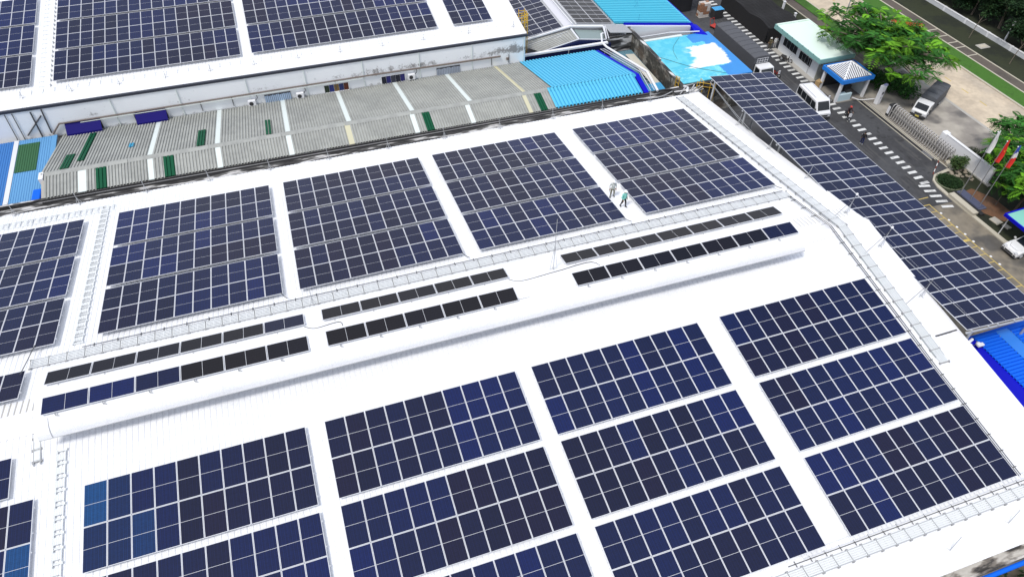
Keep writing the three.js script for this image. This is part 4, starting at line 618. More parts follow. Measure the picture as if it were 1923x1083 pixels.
{ // retractable scissor gate
  const g = thing('folding_gate', 'half open stainless scissor gate across the driveway', 'gate', [79.75, 0, -24.1]);
  const n = 26, L = 9.2, fr = merge([bar([-0.38, 0.1, 0], [-0.3, 1.4, 0], 0.05), bar([0.38, 0.1, 0], [0.3, 1.4, 0], 0.05), tube([[-0.3, 1.4, 0], [-0.15, 1.64, 0], [0.15, 1.64, 0], [0.3, 1.4, 0]], 0.05, 10, 6), bar([-0.34, 0.75, 0], [0.34, 0.75, 0], 0.035)]);
  const st = std([0.62, 0.60, 0.58], 0.4, { metalness: 0.2 }), d = L / n, xb = merge([[0.36, 0.15, 0.85], [0.31, 0.75, 1.4]].flatMap(([x, a, b]) => [-1, 1].flatMap((q) => [bar([q * x, a, 0], [q * x, b, d], 0.026, 4), bar([q * x, b, 0], [q * x, a, d], 0.026, 4)])).concat([bar([-0.36, 0.5, d / 2], [0.36, 0.5, d / 2], 0.022, 4)]));
  for (let k = 0; k <= n; k++) { const f = mesh('gate_frame', fr, st, g); f.position.z = k * d; mesh('wheel', new THREE.CylinderGeometry(0.09, 0.09, 0.05, 8).rotateZ(Math.PI / 2).translate(-0.35, 0.09, 0), M.tyre, f); mesh('wheel', new THREE.CylinderGeometry(0.09, 0.09, 0.05, 8).rotateZ(Math.PI / 2).translate(0.35, 0.09, 0), M.tyre, f); }
  const dk = std([0.16, 0.155, 0.15], 0.5, { metalness: 0.4 }); for (let k = 0; k < n; k++) { const m = mesh('scissor_bars', xb, dk, g); m.position.z = k * d; }
  mesh('drive_head', rbox(-0.4, 0.4, 0.05, 1.5, -0.55, -0.1, 0.05), M.plastic, g); mesh('head_panel', box(-0.42, -0.4, 0.35, 1.3, -0.5, -0.15), M.white, g); mesh('head_panel', box(-0.3, 0.05, 0.4, 1.3, -0.57, -0.55), M.white, g);
}
{
  const s = thing('sign_wall', 'long blank white sign wall behind the flagpoles', 'wall', [80.7, 0, -17.3]);
  mesh('wall_panel', rbox(-0.12, 0.12, 0, 1.95, 0.3, 7.0, 0.04), M.white, s); mesh('pier', rbox(-0.35, 0.35, 0, 2.1, -0.35, 0.35, 0.12), M.white, s); mesh('coping', box(-0.16, 0.16, 1.95, 2.0, 0.35, 7.0), M.white, s); mesh('plinth', box(-0.25, 0.25, 0, 0.25, 0.3, 7.4), M.concrete, s); mesh('back_wall', box(0.13, 0.3, 0, 1.6, 0.4, 6.9), M.concrete, s);
}
// planted island
{
  const isl = [[75.35, -10.2], [75.42, -11.6], [75.8, -12.7], [76.6, -13.4], [77.6, -13.6], [79.2, -13.9], [79.5, -15], [83.5, -15.2], [88, -15.5], [88.5, -12], [88.5, 6], [78, 3], [75.4, -2.6]];
  struct('island_kerb', slab(isl, 0.12, 0.12), M.kerb);
  const inner = [[75.75, -10.3], [75.8, -11.5], [76.1, -12.4], [76.8, -13.0], [77.6, -13.25], [79.5, -13.5], [80, -14.8], [88, -15], [88, 5], [78.2, 2.5], [75.9, -2.8]];
  struct('island_grass', metres(slab(inner, 0.15, 0.04)), M.lawn);
  struct('island_soil', metres(slab([[76.6, -9.9], [78.6, -10.2], [79.6, -8.2], [79.6, -5.2], [77.8, -5.0], [76.6, -7.0]], 0.17, 0.03)), M.soil);
  const r = thing('planter_ring', 'round kerbed bed of dark clipped shrub at the tip of the planted island', 'planter', [77.2, 0.12, -11.8]);
  mesh('ring_kerb', new THREE.TorusGeometry(1.36, 0.07, 6, 36).rotateX(Math.PI / 2).translate(0, 0.06, 0), std([0.16, 0.18, 0.11], 0.9), r);
  mesh('shrub', leafBlob([[0, 0.15, 0, 1.3, 0.35]], 4200, 0.17, [0.020, 0.045, 0.016]), leafMat(), r);
  const b = thing('stone_bed_edge', 'long pale stone edging slab along the island beside the lane', 'edging', [75.75, 0.1, -8.4]); mesh('slab', rbox(-0.33, 0.33, 0, 0.32, -1.7, 1.7, 0.04), M.kerb, b); mesh('dark_trough', box(0.34, 0.85, 0, 0.22, -1.9, 2.0), M.dark, b);
  const c = thing('flag_plinth', 'blue-grey tiled plinth at the foot of the flagpoles', 'plinth', [77.0, 0.12, -8.7]); mesh('plinth_block', rbox(-0.55, 0.55, 0, 0.2, -1.5, 1.6, 0.03), std([0.10, 0.11, 0.17], 0.5), c); mesh('plinth_cap', rbox(-0.45, 0.45, 0.2, 0.26, -1.3, 1.4, 0.02), std([0.08, 0.09, 0.15], 0.5), c);
  for (const [x, z, w, l, n] of [[77.0, -5.3, 0.8, 0.5, 'larger'], [77.35, -4.3, 0.55, 0.35, 'smaller']]) { const m = thing('ground_hatch', `${n} pale concrete hatch on the island edge below the flagpoles`, 'hatch', [x, 0.15, z], 0.1); mesh('hatch_frame', rbox(-w / 2, w / 2, 0, 0.12, -l, l, 0.03), M.kerb, m); mesh('hatch_lid', rbox(-w / 2 + 0.07, w / 2 - 0.07, 0.11, 0.15, -l + 0.07, l - 0.07, 0.02), M.concrete, m); }
  const st = thing('striped_post', 'leaning red and white striped post at the tip of the island kerb', 'post', [76.5, 0.1, -13.45]); for (let k = 0; k < 5; k++) mesh('band', bar([k * 0.09, k * 0.28, -k * 0.1], [(k + 1) * 0.09, (k + 1) * 0.28, -(k + 1) * 0.1], 0.05, 8), k % 2 ? M.white : std([0.22, 0.05, 0.03], 0.6), st);
  const rk = thing('rock_pile', 'pile of pale rocks and twigs between round bed and sign wall', 'rocks', [79.3, 0.15, -12.2]); for (let k = 0; k < 14; k++) mesh('rock', new THREE.IcosahedronGeometry(rr(0.12, 0.28), 0).scale(1.3, 0.6, 1).rotateY(rr(0, 6)).translate(rr(-1, 1), 0.08, rr(-0.9, 0.9)), std([0.30, 0.26, 0.20], 0.9), rk);
}
// flags
{
  const flag = (label, x, z, h, bands, star) => {
    const p = thing('flagpole', label, 'flagpole', [x, 0.3, z], 0, 'flagpoles on the island'); mesh('pole', bar([0, 0, 0], [0, h, 0], 0.05, 8, 0.03), M.steel, p); mesh('finial', new THREE.SphereGeometry(0.07, 8, 6).translate(0, h + 0.05, 0), M.alu, p);
    const nu = 18, nv = 24, W = 1.0, pos = [], col = [];
    const P = (i, j) => { const u = i / nu, v = j / nv, fold = Math.sin(u * 15 + v * 2.5) * 0.13 * (0.35 + v), spread = 0.05 + W * (0.24 + 0.42 * Math.sin(Math.PI * Math.min(1, v * 1.05)) * v) * u; return [spread * 0.95, h - 0.15 - v * 2.15 + 0.35 * u * (1 - v), fold + 0.2 * u * v]; };
    for (let i = 0; i < nu; i++) for (let j = 0; j < nv; j++) { const q = [P(i, j), P(i + 1, j), P(i + 1, j + 1), P(i, j + 1)], c = bands((i + 0.5) / nu, (j + 0.5) / nv); for (const k of [0, 1, 2, 0, 2, 3]) { pos.push(...q[k]); col.push(...c); } }
    const g = new THREE.BufferGeometry(); g.setAttribute('position', new THREE.BufferAttribute(new Float32Array(pos), 3)); g.setAttribute('color', new THREE.BufferAttribute(new Float32Array(col), 3)); g.computeVertexNormals();
    mesh('flag', clean(g), std([1, 1, 1], 0.8, { vertexColors: true }), p); return p;
  };
  const wht = [0.78, 0.78, 0.78], red = [0.70, 0.035, 0.025], blue = [0.05, 0.09, 0.45], yel = [0.80, 0.55, 0.03];
  flag('flagpole with a limp white flag, nearest the sign wall', 76.5, -9.7, 7.5, (u, v) => (v > 0.28 && v < 0.42 && u > 0.45 && u < 0.75 ? [0.12, 0.13, 0.2] : wht));
  flag('middle flagpole with a limp red flag showing a bit of yellow star', 76.8, -8.6, 7.1, (u, v) => (Math.hypot((u - 0.62) * 1.2, v - 0.5) < 0.13 + 0.05 * Math.cos(5 * Math.atan2(v - 0.5, u - 0.62)) ? yel : red));
  flag('flagpole with a limp blue, white and red flag, nearest the trees', 77.1, -7.6, 7.1, (u, v) => (v < 0.3 ? blue : v < 0.55 ? wht : red));
}
{ // tent and shade shelter
  const t = thing('market_canopy', 'mint canopy roof with bright blue edge at the right border of the picture', 'canopy', [75.5, 0, -4.2]);
  mesh('canopy_roof', [quadsGeo([[[0.15, 2.42, 0.1], [0.15, 2.42, 5], [6, 2.75, 5], [6, 2.75, 0.1]]])], std([0.22, 0.55, 0.45], 0.6), t); mesh('blue_edge', [box(0, 0.14, 2.2, 2.5, 0, 5), prismZ([[0.14, 2.2], [6, 2.55], [6, 2.82], [0.14, 2.5]], 0, 0.12)], M.fascia, t); for (const [x, z] of [[0.4, 0.4], [0.4, 4.4], [3, 0.4]]) mesh('post', bar([x, 0, z], [x, 2.4, z], 0.05, 8), M.alu, t);
  const s = thing('shade_shelter', 'large black shade-net shelter behind the guard house', 'shelter', [0, 0, 0]); const blk = std([0.010, 0.0095, 0.010], 0.95);
  const pts = []; const nx = 10, nz = 14, q = []; const Yv = (i, j) => 2.2 + 0.12 * Math.sin(i * 1.3 + j * 0.7) + 0.1 * Math.cos(j * 1.1); const X = (i) => 75.4 + i * 0.5, Zv = (j) => -55.5 + j * 0.82;
  for (let i = 0; i < nx; i++) for (let j = 0; j < nz; j++) q.push([[X(i), Yv(i, j), Zv(j)], [X(i), Yv(i, j + 1), Zv(j + 1)], [X(i + 1), Yv(i + 1, j + 1), Zv(j + 1)], [X(i + 1), Yv(i + 1, j), Zv(j)]]);
  mesh('net_roof', quadsGeo(q), blk, s); const dr = []; for (let j = 0; j < nz; j++) dr.push([[X(0), Yv(0, j), Zv(j)], [X(0) - 0.15, 0.05, Zv(j)], [X(0) - 0.15, 0.05, Zv(j + 1)], [X(0), Yv(0, j + 1), Zv(j + 1)]]); for (let i = 0; i < nx; i++) dr.push([[X(i), Yv(i, nz), Zv(nz)], [X(i), 0.05, Zv(nz) + 0.2], [X(i + 1), 0.05, Zv(nz) + 0.2], [X(i + 1), Yv(i + 1, nz), Zv(nz)]]);
  mesh('net_drape', quadsGeo(dr), blk, s); for (const [x, z] of [[75.5, -55], [80.3, -55], [80.3, -44.2], [75.5, -44.2]]) mesh('post', bar([x, 0, z], [x, 2.2, z], 0.05), M.wire, s);
  for (const [x, z, h, n] of [[81.9, -50.1, 2.2, 'taller'], [83.1, -48.6, 1.0, 'shorter']]) { const b = thing('bollard', `${n} white concrete post on the lawn behind the guard house`, 'post', [x, 0, z]); mesh('shaft', rbox(-0.13, 0.13, 0, h, -0.13, 0.13, 0.03), M.white, b); mesh('cap', rbox(-0.17, 0.17, h, h + 0.08, -0.17, 0.17, 0.02), M.white, b); }
  const d = thing('loading_roof', 'dark loading awning behind the cyan roof at the top', 'awning', [0, 0, 0]); mesh('awning_roof', [prismX([[-62, 4.4], [-54.5, 4.0], [-54.5, 3.85], [-62, 4.25]], 64, 71.6)], M.dark, d); for (const x of [64.5, 71]) mesh('post', bar([x, 0, -54.8], [x, 3.9, -54.8], 0.07), M.wire, d); mesh('stacked_goods', rbox(64.5, 70.5, 0, 2.4, -61, -55.5, 0.1), M.plastic, d);
}
{ // goods beside the long truck
  const p = thing('carton_stack', 'stack of brown and white cartons by the dark awning behind the long truck', 'cartons', [71.3, 0, -53.6]); const c1 = std([0.32, 0.16, 0.09], 0.8), c2 = std([0.6, 0.55, 0.5], 0.8);
  for (let k = 0; k < 5; k++) for (let i = 0; i < 3; i++) for (let j = 0; j < 2; j++) mesh('carton', rbox(-0.75 + i * 0.5, -0.28 + i * 0.5, k * 0.4, k * 0.4 + 0.36, -0.5 + j * 0.5, -0.05 + j * 0.5, 0.02), hash(k, i * 3 + j, 9) < 0.35 ? c2 : c1, p); mesh('pallet', box(-0.8, 0.75, -0.0, 0.02, -0.55, 0.5), M.concrete, p);
  const t = thing('hand_cart', 'small red hand cart on the ground behind the long truck', 'cart', [71.2, 0, -49.6], 0.3); mesh('deck', rbox(-0.5, 0.5, 0.25, 0.35, -0.8, 0.8, 0.03), std([0.45, 0.035, 0.02], 0.5), t); mesh('handle', chain([[-0.4, 0.35, -0.8], [-0.4, 1.1, -1.0], [0.4, 1.1, -1.0], [0.4, 0.35, -0.8]], 0.03), std([0.45, 0.035, 0.02], 0.5), t); for (const [x, z] of [[-0.45, -0.6], [0.45, -0.6], [-0.45, 0.6], [0.45, 0.6]]) mesh('wheel', new THREE.CylinderGeometry(0.14, 0.14, 0.07, 10).rotateZ(Math.PI / 2).translate(x, 0.14, z), M.tyre, t);
  const b = thing('blue_crate', 'bright blue crate top standing behind the long truck', 'crate', [72.9, 0, -52.6]); mesh('crate_body', box(-0.7, 0.7, 0, 1.3, -0.5, 0.5), M.plastic, b); for (let k = 0; k < 6; k++) mesh('lid_slat', box(-0.72 + k * 0.25, -0.52 + k * 0.25, 1.3, 1.36, -0.55, 0.55), std([0.05, 0.35, 0.68], 0.5), b);
}

// ───────── vehicles ─────────
function wheels(t, list, r, w) { for (const [x, z] of list) { const m = mesh('wheel', new THREE.CylinderGeometry(r, r, w, 20).rotateZ(Math.PI / 2).translate(x, r, z), M.tyre, t); mesh('rim', new THREE.CylinderGeometry(r * 0.6, r * 0.6, w + 0.02, 14).rotateZ(Math.PI / 2).translate(x, r, z), M.alu, m); } }
// side profile (z, y) → body of width w with chamfered edges
const body = (pts, w, bev) => { const s = new THREE.Shape(pts.map(([z, y]) => new THREE.Vector2(-z, y))); return new THREE.ExtrudeGeometry(s, { depth: w - 2 * bev, bevelEnabled: true, bevelSize: bev, bevelThickness: bev, bevelOffset: -bev, bevelSegments: 3 }).rotateY(Math.PI / 2).translate(-w / 2 + bev, 0, 0); };
function truck(label, x, z, turn, o) { // cab over engine, faces +z; front bumper at z = 0
  const t = thing('cargo_truck', label, 'truck', [x, 0, z], turn); const { w, cabH, boxW, boxH, boxL } = o, c = o.cabL;
  mesh('cab', body([[-c, 0.45], [-c, cabH], [-c + 0.25, cabH + 0.02], [-0.62, cabH], [-0.22, cabH * 0.58], [-0.03, cabH * 0.5], [0, 0.45]], w, 0.07), M.carWhite, t);
  mesh('windscreen', quadsGeo([[[-w / 2 + 0.14, cabH * 0.62, -0.225], [w / 2 - 0.14, cabH * 0.62, -0.225], [w / 2 - 0.18, cabH - 0.1, -0.53], [-w / 2 + 0.18, cabH - 0.1, -0.53]]]), M.glass, t);
  for (const s of [-1, 1]) { mesh('side_window', quadsGeo([[[s * (w / 2 + 0.004), cabH * 0.6, -0.38], [s * (w / 2 + 0.004), cabH * 0.6, -c + 0.25], [s * (w / 2 + 0.004), cabH - 0.14, -c + 0.25], [s * (w / 2 + 0.004), cabH - 0.14, -0.66]]]), M.glass, t); mesh('headlight', rbox(s * (w / 2 - 0.2) - 0.16, s * (w / 2 - 0.2) + 0.16, 0.62, 0.85, -0.06, 0.03, 0.03), M.lampGlass, t); mesh('mirror', [bar([s * w / 2, cabH * 0.7, -0.3], [s * (w / 2 + 0.16), cabH * 0.75, -0.22], 0.02), rbox(s * (w / 2 + 0.18) - 0.07, s * (w / 2 + 0.18) + 0.07, cabH * 0.62, cabH * 0.82, -0.25, -0.17, 0.02)], M.plastic, t); mesh('wiper', bar([s * 0.3, cabH * 0.62, -0.2], [s * 0.3 + 0.35, cabH * 0.7, -0.28], 0.012, 4), M.wire, t); }
  mesh('bumper', rbox(-w / 2, w / 2, 0.32, 0.58, -0.12, 0.06, 0.04), o.darkBumper ? M.plastic : M.carWhite, t); mesh('grille', box(-w / 2 + 0.42, w / 2 - 0.42, 0.62, 0.82, -0.02, 0.015), M.plastic, t); mesh('number_plate', box(-0.22, 0.22, 0.36, 0.54, 0.06, 0.075), M.plate, t);
  const b0 = -c - 0.12, arch = []; for (let k = 0; k <= 10; k++) { const a = Math.PI * k / 10; arch.push([Math.cos(a) * boxW / 2, boxH - 0.16 + Math.sin(a) * 0.16]); }
  mesh('tarpaulin', prismZ([[boxW / 2, 0.85], ...arch, [-boxW / 2, 0.85]], b0 - boxL, b0, 0.03), o.tarp, t);
  mesh('cargo_bed', rbox(-boxW / 2 - 0.03, boxW / 2 + 0.03, 0.7, 1.05, b0 - boxL - 0.02, b0 + 0.02, 0.03), o.bed, t);
  const hoops = Math.round(boxL / 1.1); for (let k = 0; k <= hoops; k++) { const zz = b0 - 0.04 - k * (boxL - 0.08) / hoops; mesh('hoop', tube(arch.map(([px, py]) => [px * 1.004, py + 0.012, zz]), 0.022, 20, 5), o.tarp, t); }
  if (o.rack) { const g = []; for (let k = -2; k <= 2; k++) g.push(bar([k * boxW * 0.16, cabH + 0.05, b0 + 0.05], [k * boxW * 0.16, cabH + 0.65, b0 + 0.05], 0.025)); for (const yy of [0.08, 0.36, 0.65]) g.push(bar([-boxW * 0.34, cabH + yy, b0 + 0.05], [boxW * 0.34, cabH + yy, b0 + 0.05], 0.025)); mesh('front_rack', g, M.alu, t); }
  mesh('chassis', box(-w * 0.35, w * 0.35, 0.42, 0.7, b0 - boxL + 0.3, -0.3), M.plastic, t); const r = o.r; wheels(t, [[-w / 2 + 0.16, -0.75], [w / 2 - 0.16, -0.75], [-boxW / 2 + 0.2, b0 - boxL * 0.74], [boxW / 2 - 0.2, b0 - boxL * 0.74]], r, 0.24); mesh('tail_light', [box(-boxW / 2, -boxW / 2 + 0.25, 0.72, 0.86, b0 - boxL - 0.04, b0 - boxL), box(boxW / 2 - 0.25, boxW / 2, 0.72, 0.86, b0 - boxL - 0.04, b0 - boxL)], M.redLamp, t);
  return t;
}
truck('long truck with a grey tarpaulin roof and white cab parked left of the guard house', 69.2, -34.3, 0, { w: 2.0, cabH: 2.25, cabL: 1.75, boxW: 2.3, boxH: 3.15, boxL: 9.4, r: 0.46, rack: true, tarp: std([0.085, 0.088, 0.098], 0.75), bed: M.plastic });
truck('small white truck with a dark grey tarpaulin turning in the driveway outside the gate', 82.3, -22.85, -62.9 * D2R, { w: 1.7, cabH: 1.85, cabL: 1.55, boxW: 1.68, boxH: 2.3, boxL: 4.4, r: 0.34, darkBumper: true, tarp: M.tarp, bed: std([0.05, 0.055, 0.06], 0.6) });
{
  const t = thing('passenger_van', 'white passenger van with dark side windows stopped by the kiosk', 'van', [71.35, 0, -25.75], -5 * D2R); const w = 1.8, h = 2.2, l = 5.0;
  mesh('van_body', body([[-l, 0.35], [-l, 1.2], [-l + 0.15, h - 0.05], [-l + 0.35, h], [-1.1, h], [-0.95, h - 0.04], [-0.35, 1.2], [-0.05, 0.98], [0, 0.35]], w, 0.12), M.carWhite, t);
  mesh('roof_panel', rbox(-w / 2 + 0.16, w / 2 - 0.16, h - 0.03, h + 0.03, -l + 0.35, -1.15, 0.03), M.carWhite, t);
  mesh('windscreen', quadsGeo([[[-w / 2 + 0.14, 1.24, -0.36], [w / 2 - 0.14, 1.24, -0.36], [w / 2 - 0.2, h - 0.12, -0.90], [-w / 2 + 0.2, h - 0.12, -0.90]]].map((q) => q.map(([a, b, c]) => [a, b, c + 0.02]))), M.glass, t);
  for (const s of [-1, 1]) { for (const [a, b] of [[-1.0, -1.75], [-1.8, -2.85], [-2.9, -3.85], [-3.9, -4.75]]) mesh('side_window', quadsGeo([[[s * (w / 2 + 0.004), 1.1, a + 0.25 * (a === -1)], [s * (w / 2 + 0.004), 1.1, b], [s * (w / 2 + 0.004), h - 0.25, b], [s * (w / 2 + 0.004), h - 0.25, a]]]), M.glass, t); mesh('headlight', rbox(s * 0.68 - 0.18, s * 0.68 + 0.18, 0.72, 0.9, -0.14, 0.01, 0.03), M.lampGlass, t); mesh('mirror', rbox(s * 1.0 - 0.08, s * 1.0 + 0.08, 1.2, 1.45, -0.6, -0.5, 0.03), M.plastic, t); mesh('roof_rail', bar([s * 0.62, h + 0.06, -l + 0.5], [s * 0.62, h + 0.06, -1.6], 0.02), M.zinc, t); }
  mesh('rear_window', quadsGeo([[[-w / 2 + 0.2, 1.25, -l - 0.004], [w / 2 - 0.2, 1.25, -l - 0.004], [w / 2 - 0.24, h - 0.22, -l + 0.125], [-w / 2 + 0.24, h - 0.22, -l + 0.125]]]), M.glass, t);
  mesh('grille', box(-0.5, 0.5, 0.62, 0.8, -0.02, 0.012), M.plastic, t); mesh('bumper', rbox(-w / 2 + 0.03, w / 2 - 0.03, 0.3, 0.55, -0.15, 0.07, 0.05), M.plastic, t); mesh('skirt', box(-w / 2 - 0.004, w / 2 + 0.004, 0.3, 0.42, -l + 0.4, -0.4), M.plastic, t); mesh('wiper', [bar([-0.4, 1.26, -0.32], [0.1, 1.5, -0.44], 0.012, 4), bar([0.2, 1.26, -0.32], [0.65, 1.5, -0.44], 0.012, 4)], M.wire, t);
  wheels(t, [[-0.78, -0.95], [0.78, -0.95], [-0.78, -3.9], [0.78, -3.9]], 0.34, 0.22);
}
{
  const t = thing('parked_car', 'white hatchback nose at the right edge, below the blue edged canopy', 'car', [74.45, 0, -1.3], -Math.PI / 2); const w = 1.72;
  mesh('car_body', body([[-4, 0.3], [-4, 0.85], [-3.8, 0.98], [-1.25, 0.95], [-0.5, 0.84], [-0.1, 0.68], [0, 0.5], [-0.03, 0.28]], w, 0.1), M.carWhite, t); mesh('cabin', body([[-3.7, 0.92], [-3.3, 1.38], [-1.95, 1.42], [-1.15, 0.92]], w - 0.24, 0.12), M.glass, t); mesh('roof_panel', rbox(-0.6, 0.6, 1.38, 1.46, -3.25, -1.95, 0.035), M.carWhite, t); mesh('pillar', [bar([-0.66, 0.95, -1.15], [-0.58, 1.42, -1.95], 0.035), bar([0.66, 0.95, -1.15], [0.58, 1.42, -1.95], 0.035)], M.carWhite, t);
  for (const s of [-1, 1]) { mesh('headlight', new THREE.SphereGeometry(0.16, 12, 8).scale(1.3, 0.55, 1.2).translate(s * 0.62, 0.66, -0.14), M.lampGlass, t); mesh('fog_lamp', rbox(s * 0.66 - 0.12, s * 0.66 + 0.12, 0.34, 0.48, -0.08, 0.015, 0.03), M.plastic, t); mesh('mirror', rbox(s * 0.95 - 0.1, s * 0.95 + 0.1, 0.95, 1.08, -1.45, -1.3, 0.03), M.carWhite, t); }
  mesh('grille', rbox(-0.45, 0.45, 0.36, 0.52, -0.05, 0.02, 0.03), M.plastic, t); mesh('bonnet_seam', chain([[-0.62, 0.885, -0.75], [-0.4, 0.80, -0.33], [0.4, 0.80, -0.33], [0.62, 0.885, -0.75]], 0.01, 4), M.wire, t); mesh('lip', rbox(-0.8, 0.8, 0.24, 0.3, -0.2, 0.03, 0.02), M.plastic, t); mesh('emblem', new THREE.CylinderGeometry(0.05, 0.05, 0.02, 12).rotateX(Math.PI / 2).translate(0, 0.6, 0.0), M.alu, t);
  wheels(t, [[-0.76, -0.75], [0.76, -0.75], [-0.76, -3.2], [0.76, -3.2]], 0.31, 0.2);
}
function motorbike(label, x, z, turn, c) {
  const t = thing('motorbike', label, 'motorbike', [x, 0, z], turn); const m = std(c, 0.4);
  for (const zz of [-0.6, 0.62]) { const wl = mesh('wheel', new THREE.TorusGeometry(0.26, 0.05, 8, 20).rotateY(Math.PI / 2).translate(0, 0.31, zz), M.tyre, t); mesh('hub', new THREE.CylinderGeometry(0.07, 0.07, 0.1, 10).rotateZ(Math.PI / 2).translate(0, 0.31, zz), M.alu, wl); }
  mesh('fairing', body([[-0.75, 0.62], [-0.7, 0.72], [-0.1, 0.66], [0.15, 0.45], [0.42, 0.95], [0.5, 0.95], [0.42, 0.5], [0.2, 0.3], [-0.35, 0.33]], 0.26, 0.05), m, t); mesh('seat', rbox(-0.13, 0.13, 0.68, 0.8, -0.72, 0.02, 0.05), M.plastic, t); mesh('handlebar', [bar([-0.33, 1.0, 0.4], [0.33, 1.0, 0.4], 0.02), bar([0, 0.95, 0.45], [0, 0.4, 0.62], 0.035)], M.plastic, t); mesh('front_shield', rbox(-0.16, 0.16, 0.55, 0.98, 0.46, 0.54, 0.03), M.white, t); mesh('headlight', new THREE.SphereGeometry(0.09, 10, 8).translate(0, 0.95, 0.52), M.lampGlass, t); mesh('mudguard', new THREE.TorusGeometry(0.31, 0.045, 6, 12, 2.2).rotateY(Math.PI / 2).rotateX(-0.5).translate(0, 0.31, 0.62), M.white, t); mesh('exhaust', bar([0.16, 0.28, 0.1], [0.18, 0.36, -0.75], 0.05), M.zinc, t);
  return t;
}
motorbike('black and white motorbike ridden along the crossing stripes below the kiosk', 74.5, -25.3, -0.35, [0.02, 0.02, 0.02]);
motorbike('dark motorbike parked against the guard house wall under its windows', 75.2, -38.9, 0.5, [0.05, 0.045, 0.04]);
motorbike('dark motorbike parked between the white van and the kiosk counter', 74.3, -29.4, 0.2, [0.04, 0.02, 0.02]);
motorbike('red scooter standing beside the white cab of the long truck', 71.9, -36.2, 0.1, [0.35, 0.03, 0.02]);

